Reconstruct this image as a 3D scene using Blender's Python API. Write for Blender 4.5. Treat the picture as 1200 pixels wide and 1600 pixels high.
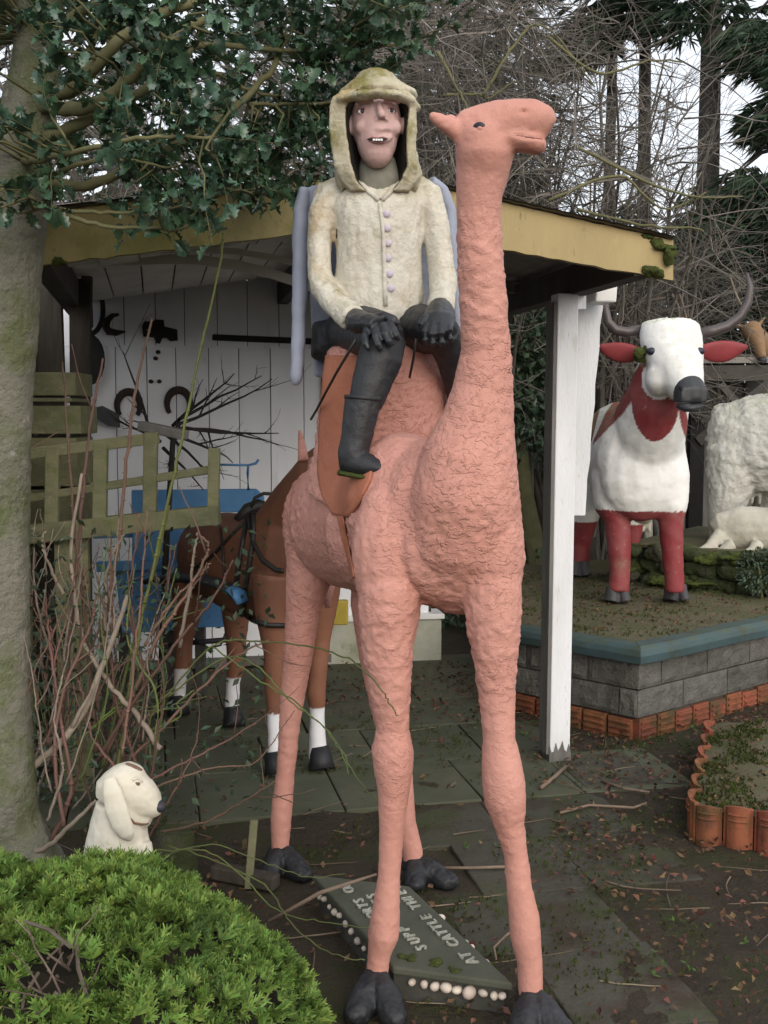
import bpy, bmesh, math, random
import numpy as np
from mathutils import Vector, Matrix, noise
from mathutils.bvhtree import BVHTree

# ---------------------------------------------------------------- camera
for o in list(bpy.data.objects): bpy.data.objects.remove(o)
SC = bpy.context.scene
COL = SC.collection
F = 1757.0                       # focal length in photo pixels (1200 x 1600)
CAMH = 1.70
PITCH = math.atan(150.0/F)
cam_d = bpy.data.cameras.new('camera'); cam = bpy.data.objects.new('camera', cam_d); COL.objects.link(cam)
cam_d.sensor_fit = 'VERTICAL'; cam_d.sensor_height = 36.0; cam_d.sensor_width = 27.0
cam_d.lens = 36.0*F/1600.0; cam_d.clip_start = 0.05; cam_d.clip_end = 600
cam.location = (0, 0, CAMH); cam.rotation_euler = (math.pi/2-PITCH, 0, 0)
SC.camera = cam

# ---------------------------------------------------------------- world, sun, exposure (overcast winter day)
SUN_EL, SUN_AZ = math.radians(25), math.radians(158)     # azimuth clockwise from +Y
W = bpy.data.worlds.new('World'); SC.world = W; W.use_nodes = True
wn, wl = W.node_tree.nodes, W.node_tree.links
bgn = wn['Background']
sky = wn.new('ShaderNodeTexSky'); sky.sky_type = 'NISHITA'; sky.sun_disc = False
sky.sun_elevation = SUN_EL; sky.sun_rotation = SUN_AZ; sky.dust_density = 6.0; sky.air_density = 1.0; sky.ozone_density = 1.0
mx = wn.new('ShaderNodeMix'); mx.data_type = 'RGBA'; mx.inputs[0].default_value = 0.80      # an even layer of cloud veils the blue
wl.new(sky.outputs[0], mx.inputs[6]); mx.inputs[7].default_value = (4.5, 4.65, 4.9, 1.0)
wl.new(mx.outputs[2], bgn.inputs[0]); bgn.inputs[1].default_value = 0.15
sd = bpy.data.lights.new('sun', 'SUN'); sd.energy = 0.9; sd.angle = math.radians(70); sd.color = (1.0, 0.99, 0.97)
sun = bpy.data.objects.new('sun', sd); COL.objects.link(sun)
sdir = Vector((math.sin(SUN_AZ)*math.cos(SUN_EL), math.cos(SUN_AZ)*math.cos(SUN_EL), math.sin(SUN_EL)))
sun.rotation_euler = sdir.to_track_quat('Z', 'Y').to_euler()
vs = SC.view_settings
vs.view_transform = 'Standard'; vs.look = 'None'; vs.gamma = 1.0; vs.use_curve_mapping = False; vs.exposure = 0.85

# ---------------------------------------------------------------- helpers
R = random.Random(7)
V = Vector
CP, SP = math.cos(PITCH), math.sin(PITCH)
def ray(px, py):
    dx = (px-600)/F; dz = -(py-800)/F
    return V((dx, CP+dz*SP, -SP+dz*CP))
def at(px, py, Y):
    d = ray(px, py); return V((0, 0, CAMH)) + d*(Y/d.y)
def gnd(px, py, z=0.0):
    d = ray(px, py); return V((0, 0, CAMH)) + d*((z-CAMH)/d.z)
def mm(n, Y): return n*Y/F            # photo pixels -> metres at depth Y
def lerp(a, b, t): return a+(b-a)*t

def put(o, parent=None, label=None, cat=None, group=None, kind=None):
    if parent is not None: o.parent = parent
    if label: o['label'] = label
    if cat: o['category'] = cat
    if group: o['group'] = group
    if kind: o['kind'] = kind
    return o
def empty(name, loc, label=None, cat=None, group=None, kind=None):
    o = bpy.data.objects.new(name, None); COL.objects.link(o); o.empty_display_size = .1
    o.location = loc
    return put(o, None, label, cat, group, kind)
def link_mesh(name, me, mat=None, parent=None, **k):
    o = bpy.data.objects.new(name, me); COL.objects.link(o)
    if mat is not None:
        me.materials.clear(); me.materials.append(mat)
    if parent is not None:
        o.parent = parent; o.matrix_parent_inverse = Matrix.Translation(-parent.location)
    put(o, None, **k)
    return o

def frame(t, up):
    t = t.normalized(); s = t.cross(up)
    if s.length < 1e-4: s = t.cross(V((1, 0.01, 0)))
    s.normalize(); u = s.cross(t).normalized(); return s, u

class MB:
    """collects shapes and links them as one mesh object"""
    def __init__(self): self.v = []; self.f = []
    def add(self, vs, fs):
        n = len(self.v); self.v.extend(vs); self.f.extend([tuple(i+n for i in f) for f in fs]); return self
    def box(self, c, size, rot=None, axes=None):
        hx, hy, hz = size[0]/2, size[1]/2, size[2]/2
        c = V(c)
        if axes: ax = [V(a).normalized() for a in axes]
        elif rot: m = rot; ax = [m @ V((1,0,0)), m @ V((0,1,0)), m @ V((0,0,1))]
        else: ax = [V((1,0,0)), V((0,1,0)), V((0,0,1))]
        vs = [c+ax[0]*sx*hx+ax[1]*sy*hy+ax[2]*sz*hz for sz in (-1,1) for sy in (-1,1) for sx in (-1,1)]
        return self.add(vs, [(0,2,3,1),(4,5,7,6),(0,1,5,4),(2,6,7,3),(0,4,6,2),(1,3,7,5)])
    def bar(self, a, b, w, h, up=V((0,0,1))):
        a, b = V(a), V(b); t = (b-a); s, u = frame(t, V(up))
        return self.box((a+b)/2, (w, t.length, h), axes=(s, t, u))
    def tube(self, pts, rad, seg=8, up=V((0,0,1)), caps=True):
        pts = [V(p) for p in pts]; n = len(pts)
        if not isinstance(rad, (list, tuple)): rad = [rad]*n
        vs, fs = [], []
        for i in range(n):
            t = pts[min(i+1, n-1)]-pts[max(i-1, 0)]
            if t.length < 1e-9: t = V((0,0,1))
            s, u = frame(t, V(up))
            a, b = rad[i] if isinstance(rad[i], (tuple, list)) else (rad[i], rad[i])
            for k in range(seg):
                q = 2*math.pi*k/seg
                vs.append(pts[i]+s*a*math.cos(q)+u*b*math.sin(q))
        for i in range(n-1):
            for k in range(seg):
                k2 = (k+1) % seg
                fs.append((i*seg+k, i*seg+k2, (i+1)*seg+k2, (i+1)*seg+k))
        if caps:
            fs.append(tuple(range(seg-1, -1, -1))); fs.append(tuple((n-1)*seg+k for k in range(seg)))
        return self.add(vs, fs)
    def ell(self, c, r, axes=None, nu=14, nv=9):
        c = V(c); r = (r, r, r) if isinstance(r, (int, float)) else r
        ax = [V(a).normalized() for a in axes] if axes else [V((1,0,0)), V((0,1,0)), V((0,0,1))]
        vs = [c-ax[2]*r[2]]; fs = []
        for j in range(1, nv):
            ph = -math.pi/2+math.pi*j/nv
            for i in range(nu):
                q = 2*math.pi*i/nu
                vs.append(c+ax[0]*r[0]*math.cos(ph)*math.cos(q)+ax[1]*r[1]*math.cos(ph)*math.sin(q)+ax[2]*r[2]*math.sin(ph))
        vs.append(c+ax[2]*r[2]); top = len(vs)-1
        for i in range(nu): fs.append((0, 1+(i+1)%nu, 1+i)); fs.append((top, top-nu+i, top-nu+(i+1)%nu))
        for j in range(nv-2):
            for i in range(nu):
                a = 1+j*nu
                fs.append((a+i, a+(i+1)%nu, a+nu+(i+1)%nu, a+nu+i))
        return self.add(vs, fs)
    def prism(self, poly, d, cap=True):
        """closed polygon (world points) extruded by vector d"""
        n = len(poly); poly = [V(p) for p in poly]; d = V(d)
        vs = poly+[p+d for p in poly]
        fs = [tuple(range(n)), tuple(range(2*n-1, n-1, -1))]+[(i, n+i, n+(i+1)%n, (i+1)%n) for i in range(n)]
        return self.add(vs, fs)
    def mesh(self, name, smooth=False, fixn=True):
        me = bpy.data.meshes.new(name); me.from_pydata([tuple(v) for v in self.v], [], self.f); me.update()
        if fixn:
            bm = bmesh.new(); bm.from_mesh(me); bmesh.ops.recalc_face_normals(bm, faces=bm.faces); bm.to_mesh(me); bm.free()
        if smooth: me.polygons.foreach_set('use_smooth', [True]*len(me.polygons))
        return me
    def build(self, name, mat, parent=None, smooth=False, bevel=0, fixn=True, **k):
        o = link_mesh(name, self.mesh(name, smooth, fixn), mat, parent, **k)
        if bevel:
            b = o.modifiers.new('bevel', 'BEVEL'); b.width = bevel; b.segments = 2; b.limit_method = 'ANGLE'
        return o

def organic(mb, voxel=.01, smooth=5, disp=None):
    """fuse overlapping closed shapes into one continuous skin"""
    me = mb.mesh('tmp'); o = bpy.data.objects.new('tmp', me); COL.objects.link(o)
    r = o.modifiers.new('r', 'REMESH'); r.mode = 'VOXEL'; r.voxel_size = voxel; r.use_smooth_shade = True
    if smooth:
        s = o.modifiers.new('s', 'SMOOTH'); s.factor = .5; s.iterations = smooth
    dg = bpy.context.evaluated_depsgraph_get(); dg.update()
    out = bpy.data.meshes.new_from_object(o.evaluated_get(dg))
    bpy.data.objects.remove(o); bpy.data.meshes.remove(me)
    if disp:
        n = len(out.vertices); co = np.empty(n*3); out.vertices.foreach_get('co', co)
        no = np.empty(n*3); out.vertices.foreach_get('normal', no)
        co = co.reshape(-1, 3); no = no.reshape(-1, 3)
        d = np.array([disp(V(c), V(q)) for c, q in zip(co, no)])
        co = co+no*d[:, None]
        out.vertices.foreach_set('co', co.ravel()); out.update()
    out.polygons.foreach_set('use_smooth', [True]*len(out.polygons))
    return out
def paint(me, fn, name='Col'):
    a = me.color_attributes.new(name, 'FLOAT_COLOR', 'POINT')
    n = len(me.vertices); co = np.empty(n*3); me.vertices.foreach_get('co', co); co = co.reshape(-1, 3)
    c = np.array([(*fn(V(p)), 1.0) for p in co]); a.data.foreach_set('color', c.ravel())

def ntree(name):
    m = bpy.data.materials.new(name); m.use_nodes = True
    nt = m.node_tree; return m, nt.nodes, nt.links, nt.nodes['Principled BSDF']
def pm(name, c1, c2=None, scale=6.0, rough=.8, bump=.3, bscale=35.0, bdist=.006, spots=(), spec=.3, attr=None, island=0.0,
       stretch=None, trans=0.0, objrand=0.0, moss=None, flake=None):
    """procedural material: two tones mixed by noise, stains (colour, scale, threshold, strength), relief"""
    m, N, L, B = ntree(name)
    tc = N.new('ShaderNodeTexCoord'); src = tc.outputs['Object']
    geo = N.new('ShaderNodeNewGeometry')
    src = geo.outputs['Position']
    if stretch:
        mp = N.new('ShaderNodeMapping'); mp.inputs['Scale'].default_value = stretch
        L.new(src, mp.inputs['Vector']); src = mp.outputs['Vector']
    def nz(s, det=5, ro=.6):
        n = N.new('ShaderNodeTexNoise'); n.inputs['Scale'].default_value = s; n.inputs['Detail'].default_value = det
        n.inputs['Roughness'].default_value = ro; L.new(src, n.inputs['Vector']); return n.outputs['Fac']
    def rgb(c): return (*c, 1.0)
    def mixc(fac, a, b):
        x = N.new('ShaderNodeMix'); x.data_type = 'RGBA'
        if isinstance(fac, float): x.inputs[0].default_value = fac
        else: L.new(fac, x.inputs[0])
        for s, i in ((a, 6), (b, 7)):
            if isinstance(s, tuple): x.inputs[i].default_value = rgb(s)
            else: L.new(s, x.inputs[i])
        return x.outputs[2]
    def ramp(fac, a, b, s=1.0):
        r = N.new('ShaderNodeMapRange'); r.inputs[1].default_value = a; r.inputs[2].default_value = b; r.inputs[4].default_value = s
        L.new(fac, r.inputs[0]); return r.outputs[0]
    c2 = c2 or tuple(x*.7 for x in c1)
    if attr:
        at_ = N.new('ShaderNodeAttribute'); at_.attribute_name = attr
        dk = mixc(ramp(nz(scale), .4, .75, .22), at_.outputs['Color'], c2)
        col = dk
    else:
        col = mixc(ramp(nz(scale), .32, .68), tuple(c1), tuple(c2))
    for (sc_, ss, th, st) in spots:
        col = mixc(ramp(nz(ss, 6, .65), th, th+.12, st), col, tuple(sc_))
    if moss:
        sx = N.new('ShaderNodeSeparateXYZ'); L.new(geo.outputs['Normal'], sx.inputs[0])
        mu = N.new('ShaderNodeMath'); mu.operation = 'MULTIPLY'
        L.new(ramp(sx.outputs[2], .1, .9, moss[1]), mu.inputs[0]); L.new(ramp(nz(moss[2], 5, .7), .42, .6), mu.inputs[1])
        col = mixc(mu.outputs[0], col, tuple(moss[0]))
    if island or objrand:
        hs = N.new('ShaderNodeHueSaturation')
        if island: rnd = geo.outputs['Random Per Island']
        else: oi = N.new('ShaderNodeObjectInfo'); rnd = oi.outputs['Random']
        k = island or objrand
        r1 = N.new('ShaderNodeMapRange'); r1.inputs[3].default_value = 1-k; r1.inputs[4].default_value = 1+k
        L.new(rnd, r1.inputs[0]); L.new(r1.outputs[0], hs.inputs['Value'])
        wn_ = N.new('ShaderNodeTexWhiteNoise'); wn_.noise_dimensions = '1D'; L.new(rnd, wn_.inputs['W'])
        r2 = N.new('ShaderNodeMapRange'); r2.inputs[3].default_value = .5-k*.05; r2.inputs[4].default_value = .5+k*.05
        L.new(wn_.outputs['Value'], r2.inputs[0]); L.new(r2.outputs[0], hs.inputs['Hue'])
        L.new(col, hs.inputs['Color']); col = hs.outputs['Color']
    L.new(col, B.inputs['Base Color'])
    B.inputs['Roughness'].default_value = rough; B.inputs['Specular IOR Level'].default_value = spec
    if bump:
        b = N.new('ShaderNodeBump'); b.inputs['Strength'].default_value = bump; b.inputs['Distance'].default_value = bdist
        L.new(nz(bscale, 6, .65), b.inputs['Height']); L.new(b.outputs[0], B.inputs['Normal'])
    if flake:
        # trowelled flakes: a thresholded, slightly flattened noise gives them crisp lips
        mp2 = N.new('ShaderNodeMapping'); mp2.inputs['Scale'].default_value = (1, 1, 1.5); L.new(geo.outputs['Position'], mp2.inputs['Vector'])
        h = None
        for (s_, th, wd_) in flake:
            n_ = N.new('ShaderNodeTexNoise'); n_.inputs['Scale'].default_value = s_; n_.inputs['Detail'].default_value = 3; n_.inputs['Distortion'].default_value = .8
            L.new(mp2.outputs[0], n_.inputs['Vector']); v = ramp(n_.outputs['Fac'], th, th+.05, wd_)
            if h is None: h = v
            else:
                ad = N.new('ShaderNodeMath'); ad.operation = 'ADD'; L.new(h, ad.inputs[0]); L.new(v, ad.inputs[1]); h = ad.outputs[0]
        b2 = N.new('ShaderNodeBump'); b2.inputs['Strength'].default_value = .8; b2.inputs['Distance'].default_value = .0034
        sz = N.new('ShaderNodeSeparateXYZ'); L.new(geo.outputs['Position'], sz.inputs[0])
        up_ = ramp(sz.outputs[2], .45, .95); dn_ = ramp(sz.outputs[2], 2.35, 2.15)
        mk = N.new('ShaderNodeMath'); mk.operation = 'MULTIPLY'; L.new(up_, mk.inputs[0]); L.new(dn_, mk.inputs[1])
        pt_ = N.new('ShaderNodeMath'); pt_.operation = 'MULTIPLY'; L.new(mk.outputs[0], pt_.inputs[0]); L.new(ramp(nz(3.0, 2), .36, .56), pt_.inputs[1])
        mh = N.new('ShaderNodeMath'); mh.operation = 'MULTIPLY'; L.new(h, mh.inputs[0]); L.new(pt_.outputs[0], mh.inputs[1]); h = mh.outputs[0]
        L.new(h, b2.inputs['Height'])
        if bump: L.new(b.outputs[0], b2.inputs['Normal'])
        L.new(b2.outputs[0], B.inputs['Normal'])
    if trans:
        B.inputs['Transmission Weight'].default_value = 0
        tr = N.new('ShaderNodeBsdfTranslucent'); L.new(col, tr.inputs[0]); ms = N.new('ShaderNodeMixShader'); ms.inputs[0].default_value = trans
        out = N['Material Output']; L.new(B.outputs[0], ms.inputs[1]); L.new(tr.outputs[0], ms.inputs[2]); L.new(ms.outputs[0], out.inputs[0])
    return m
# ---------------------------------------------------------------- materials
GREEN_ALGAE = (.10, .12, .035)
M = {}
M['camel'] = pm('salmon_plaster', (.57, .285, .232), (.47, .22, .172), 3, .6, .5, 40, .008, spots=[((.43, .20, .15), 7, .58, .6), ((.60, .33, .26), 10, .62, .5), ((.22, .13, .09), 34, .655, .7), ((.27, .19, .12), 3, .63, .35), ((.15, .12, .09), 75, .70, .7)], spec=.3, flake=[(26, .53, .9), (48, .56, .6)])
M['saddle'] = pm('orange_brown_paint', (.41, .15, .088), (.33, .115, .065), 7, .6, .5, 34, .008, spots=[((.22, .08, .04), 12, .62, .5)])
M['blackpaint'] = pm('black_paint', (.014, .015, .018), (.024, .025, .028), 12, .5, .5, 45, .008, spots=[((.09, .075, .055), 26, .66, .6)], spec=.4)
M['glove'] = pm('black_gloss_paint', (.014, .015, .018), (.022, .024, .028), 14, .40, .3, 60, .004, spots=[((.10, .11, .05), 22, .68, .5)], spec=.45)
M['coat'] = pm('cream_render', (.68, .65, .57), (.57, .52, .42), 9, .85, .8, 42, .012, spots=[((.42, .27, .10), 6, .56, .55), ((.20, .19, .055), 11, .60, .6), ((.74, .72, .66), 17, .62, .5)], moss=((.16, .15, .03), .7, 14))
M['hood'] = pm('cream_mossy_render', (.54, .50, .40), (.33, .29, .17), 8, .85, .7, 42, .01, spots=[((.42, .27, .09), 7, .55, .55), ((.17, .155, .035), 9, .54, .8)], moss=((.17, .15, .035), .9, 9))
M['hoodin'] = pm('near_black', (.02, .018, .016), (.03, .028, .022), 10, .9, .4)
M['skin'] = pm('painted_face', (.53, .36, .335), (.45, .285, .265), 14, .5, .25, 60, .003, spots=[((.50, .26, .24), 18, .58, .5), ((.16, .13, .08), 25, .67, .5)])
M['neckpaint'] = pm('grey_scarf_paint', (.26, .25, .21), (.18, .18, .14), 14, .8, .4)
M['lip'] = pm('lip_paint', (.25, .11, .10), (.20, .085, .08), 20, .5, .1)
M['mauve'] = pm('mauve_paint', (.50, .42, .56), (.56, .50, .55), 30, .6, .2)
M['cape'] = pm('blue_grey_paint', (.31, .34, .43), (.25, .275, .35), 7, .6, .3, 30, .006, spots=[((.16, .17, .15), 12, .63, .5)])
M['white'] = pm('white_gloss', (.80, .80, .79), (.72, .72, .70), 10, .5, .1)
M['iris'] = pm('dark_iris', (.02, .025, .05), (.02, .02, .03), 10, .3, 0)
M['whitewash'] = pm('white_painted_wood', (.82, .84, .88), (.75, .76, .79), 4, .7, .3, 30, .004, spots=[((.25, .23, .17), 9, .68, .6), ((.40, .38, .32), 3, .60, .45)], stretch=(1, 1, .25), objrand=.05)
M['postwhite'] = pm('white_painted_post', (.74, .75, .78), (.64, .65, .66), 6, .65, .5, 60, .006, spots=[((.40, .36, .28), 9, .58, .45), ((.25, .21, .14), 42, .63, .75), ((.20, .20, .12), 6, .66, .6)], stretch=(1, 1, .3))
M['greyboard'] = pm('grey_weathered_board', (.17, .165, .155), (.11, .105, .095), 8, .85, .6, 50, .006, stretch=(3, 3, .4), objrand=.2)
M['darkwood'] = pm('dark_old_timber', (.075, .065, .05), (.045, .038, .03), 8, .9, .7, 40, .008, stretch=(3, 3, .5), objrand=.3)
M['beam'] = pm('dark_beam', (.075, .068, .06), (.05, .045, .04), 6, .85, .5, 40, .005)
M['ceil'] = pm('white_ceiling_board', (.60, .59, .55), (.48, .46, .42), 5, .8, .2, objrand=.06)
M['fascia'] = pm('ochre_fascia', (.40, .31, .15), (.32, .25, .12), 6, .7, .35, 45, .005, spots=[((.15, .14, .06), 9, .60, .7), ((.10, .095, .05), 26, .62, .75), ((.54, .44, .24), 12, .58, .5)], stretch=(1, 1, .30))
M['fasciam'] = pm('mossy_ochre_fascia', (.33, .27, .12), (.23, .20, .085), 6, .75, .4, 45, .006, spots=[((.16, .16, .04), 5, .50, .65), ((.10, .09, .04), 18, .62, .6)])
M['moss'] = pm('moss', (.075, .095, .02), (.045, .06, .014), 25, .95, 1.0, 70, .02, spots=[((.11, .12, .02), 14, .55, .6)])
M['roof'] = pm('old_roof_sheet', (.24, .22, .20), (.17, .155, .14), 6, .9, .4, moss=((.06, .07, .02), .8, 5))
M['mosswood'] = pm('algae_green_wood', (.19, .185, .105), (.125, .13, .07), 8, .9, .7, 45, .006, spots=[((.26, .23, .16), 11, .58, .7), ((.10, .13, .03), 6, .57, .6)], stretch=(1.2, 2, 2), objrand=.15)
M['bark'] = pm('smooth_holly_bark', (.235, .225, .185), (.165, .165, .12), 5, .9, 1.0, 48, .02, spots=[((.10, .125, .04), 4, .48, .7), ((.40, .40, .36), 15, .63, .75), ((.33, .32, .28), 40, .62, .7), ((.07, .065, .045), 34, .63, .7)])
M['limb'] = pm('green_grey_bark', (.155, .15, .075), (.11, .105, .05), 12, .9, .5, 40, .005)
M['holly'] = pm('holly_leaf', (.042, .088, .050), (.060, .118, .062), 3, .25, .12, 60, .004, spec=.55, island=.45, trans=.06)
M['hollyobj'] = pm('holly_leaf_single', (.042, .086, .056), (.060, .115, .068), 3, .23, .12, 60, .004, spec=.55, objrand=.45, trans=.06)
M['hedge'] = pm('juniper_spray', (.155, .245, .05), (.12, .20, .042), 3.2, .7, .2, 60, .004, spots=[((.20, .30, .06), 4.5, .54, .7), ((.055, .10, .034), 6, .56, .7), ((.17, .125, .06), 9, .62, .6)], island=.5, trans=.22)
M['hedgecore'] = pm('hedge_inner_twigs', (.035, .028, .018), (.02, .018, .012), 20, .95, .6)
M['deadtwig'] = pm('dead_grey_twig', (.17, .13, .105), (.11, .08, .065), 20, .9, .4, island=.3)
M['soil'] = pm('dark_soil', (.041, .032, .022), (.058, .044, .029), 5, .95, 1.0, 40, .03, spots=[((.044, .05, .018), 2.2, .49, .85), ((.085, .055, .038), 18, .60, .5), ((.02, .015, .01), 11, .62, .6)])
M['slab'] = pm('mossy_paving', (.064, .060, .046), (.048, .046, .034), 4, .9, .8, 45, .01, spots=[((.042, .052, .018), 3, .50, .8), ((.045, .033, .022), 4, .50, .85), ((.085, .085, .066), 6, .64, .5)], objrand=.18)
M['slabg'] = pm('green_paving', (.088, .092, .062), (.062, .067, .043), 4, .9, .5, 45, .006, spots=[((.06, .075, .03), 3, .55, .6), ((.04, .032, .022), 10, .63, .5)], objrand=.15)
M['litter'] = pm('dead_leaf', (.115, .058, .036), (.085, .05, .03), 6, .85, .3, island=.75, trans=.1)
M['greenbit'] = pm('small_weed', (.07, .12, .03), (.05, .09, .02), 8, .8, .2, island=.4, trans=.15)
M['twig'] = pm('ground_twig', (.20, .155, .11), (.14, .105, .075), 12, .9, .3, island=.35)
M['terra'] = pm('terracotta', (.26, .085, .042), (.18, .062, .034), 9, .85, .7, 40, .006, spots=[((.055, .06, .022), 6, .50, .75), ((.07, .036, .026), 13, .54, .65), ((.34, .15, .08), 20, .64, .5)], objrand=.2)
M['block'] = pm('rough_concrete_block', (.15, .145, .13), (.10, .097, .086), 12, .92, 1.0, 60, .02, spots=[((.065, .065, .055), 5, .52, .7), ((.27, .26, .24), 45, .66, .6)], objrand=.14)
M['mortar'] = pm('mortar', (.075, .073, .063), (.05, .05, .042), 20, .95, .6)
M['coping'] = pm('blue_green_coping', (.055, .092, .105), (.045, .075, .075), 6, .65, .4, 40, .006, spots=[((.05, .055, .03), 7, .54, .7), ((.11, .15, .19), 11, .62, .5)], moss=((.07, .08, .025), .5, 9))
M['bedtop'] = pm('mossy_platform_top', (.125, .11, .068), (.085, .08, .042), 5, .95, .9, 50, .012, spots=[((.07, .08, .03), 3, .52, .7), ((.15, .09, .05), 40, .62, .6)])
M['cow'] = pm('cow_paint', (.8, .8, .78), (.30, .26, .22), 6, .6, .3, 35, .005, attr='Col', spots=[((.42, .41, .33), 22, .60, .35), ((.30, .29, .20), 3.2, .58, .30), ((.16, .16, .10), 60, .68, .5)], moss=((.30, .31, .17), .7, 20))
M['horn'] = pm('dark_horn', (.085, .068, .068), (.058, .047, .047), 12, .4, .3, spec=.5)
M['red'] = pm('red_paint', (.27, .045, .05), (.21, .036, .04), 10, .55, .2, spots=[((.20, .13, .05), 20, .62, .5)])
M['muzzle'] = pm('grey_muzzle_paint', (.035, .037, .042), (.025, .027, .03), 10, .45, .2, spec=.4)
M['hoofgrey'] = pm('grey_hoof', (.075, .075, .08), (.05, .05, .054), 12, .6, .4)
M['sheep'] = pm('whitewashed_wool', (.54, .535, .50), (.50, .49, .44), 7, .85, .8, 40, .02, spots=[((.34, .34, .22), 5, .60, .5)], moss=((.36, .37, .22), .6, 15))
M['lamb'] = pm('old_white_paint', (.52, .50, .43), (.40, .38, .31), 8, .8, .4, spots=[((.22, .21, .10), 7, .60, .6)])
M['dog'] = pm('aged_cream_paint', (.66, .63, .54), (.56, .52, .42), 9, .7, .4, 40, .005, spots=[((.27, .27, .14), 8, .62, .5), ((.25, .20, .13), 30, .67, .5)])
M['rust'] = pm('bare_cement_patch', (.20, .12, .085), (.14, .09, .065), 30, .9, .6)
M['dognose'] = pm('dog_nose', (.04, .042, .05), (.03, .03, .035), 20, .5, .2)
M['horse'] = pm('brown_horse_paint', (.8, .8, .78), (.075, .028, .016), 4, .55, .4, 34, .005, attr='Col')
M['deer'] = pm('tan_deer_paint', (.27, .17, .09), (.20, .12, .065), 9, .8, .4)
M['blue'] = pm('blue_cart_paint', (.095, .25, .48), (.075, .20, .40), 5, .55, .2, spots=[((.05, .06, .05), 14, .66, .5)])
M['leather'] = pm('black_leather', (.018, .017, .017), (.03, .027, .022), 20, .5, .4, spec=.4)
M['iron'] = pm('rusty_dark_iron', (.028, .022, .02), (.05, .033, .026), 18, .8, .5)
M['blackiron'] = pm('black_iron', (.012, .012, .012), (.02, .018, .017), 18, .75, .4)
M['signslab'] = pm('mossy_sign_slab', (.085, .088, .066), (.062, .067, .048), 6, .9, .5, 45, .006, spots=[((.055, .062, .03), 6, .60, .8), ((.12, .12, .095), 12, .62, .5)])
M['letter'] = pm('white_letter', (.44, .44, .39), (.22, .23, .18), 50, .7, .2)
M['pebble'] = pm('pale_pebble', (.62, .55, .47), (.50, .42, .35), 30, .55, .2, objrand=.22)
M['redcane'] = pm('red_rose_cane', (.165, .092, .07), (.115, .075, .055), 9, .65, .3, 60, .003, objrand=.35)
M['greencane'] = pm('green_rose_cane', (.13, .17, .045), (.10, .11, .045), 9, .6, .3, 60, .003, objrand=.3)
M['greycane'] = pm('grey_old_cane', (.28, .235, .19), (.18, .14, .11), 14, .85, .5, 50, .004, objrand=.2)
M['blacktwig'] = pm('black_twig', (.02, .017, .016), (.035, .03, .026), 20, .85, .3)
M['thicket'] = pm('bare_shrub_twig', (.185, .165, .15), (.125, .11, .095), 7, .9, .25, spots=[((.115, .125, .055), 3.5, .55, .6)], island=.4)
M['thicketd'] = pm('shade_toned_twig', (.10, .09, .08), (.07, .062, .055), 7, .9, 0, island=.35)  # darker copy of the twig colour, shade of the deep tangle painted in
M['trunk'] = pm('dark_conifer_bark', (.10, .09, .078), (.065, .06, .05), 9, .95, .8, 25, .02, stretch=(2, 2, .4))  # bark tone raised so distance haze is put into the colour
M['needle'] = pm('dark_conifer_foliage', (.034, .062, .032), (.022, .044, .024), 1.5, .75, .1, island=.5, trans=.12)
M['ivy'] = pm('ivy_leaf', (.030, .055, .028), (.045, .075, .042), 2.5, .4, .1, island=.5, spec=.45, trans=.08)
M['stone'] = pm('mossy_stone', (.085, .08, .062), (.06, .058, .042), 8, .95, 1.0, 35, .03, spots=[((.042, .056, .018), 5, .42, .9)], moss=((.06, .08, .02), .8, 6), objrand=.15)
M['plinth'] = pm('stained_white_plinth', (.48, .48, .42), (.34, .35, .26), 6, .85, .4, spots=[((.17, .19, .08), 5, .54, .6)])
M['yellow'] = pm('yellow_paint', (.46, .36, .06), (.40, .30, .05), 8, .6, .2)
# ---------------------------------------------------------------- ground
def ground_h(x, y):
    return .016*noise.noise(V((x*2.1, y*2.1, 3)))+.012*noise.noise(V((x*6, y*6, 9)))+.005*noise.noise(V((x*17, y*17, 9)))-.006
gm = MB(); NX, NY = 240, 260
xs = [-4+8*i/NX for i in range(NX+1)]; ys = [.6+9.4*j/NY for j in range(NY+1)]
gm.add([V((x, y, ground_h(x, y))) for y in ys for x in xs], [(j*(NX+1)+i, j*(NX+1)+i+1, (j+1)*(NX+1)+i+1, (j+1)*(NX+1)+i) for j in range(NY) for i in range(NX)])
S = 320.0
a, b, c, d = V((-4, .6, -.02)), V((4, .6, -.02)), V((4, 10, -.02)), V((-4, 10, -.02))
n0 = len(gm.v); gm.v += [a, b, c, d, V((-S, -S, -.02)), V((S, -S, -.02)), V((S, S, -.02)), V((-S, S, -.02))]
gm.f += [(n0+4, n0+5, n0+1, n0), (n0+5, n0+6, n0+2, n0+1), (n0+6, n0+7, n0+3, n0+2), (n0+7, n0+4, n0, n0+3)]
ground = gm.build('ground', M['soil'], smooth=True, kind='structure')

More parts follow.
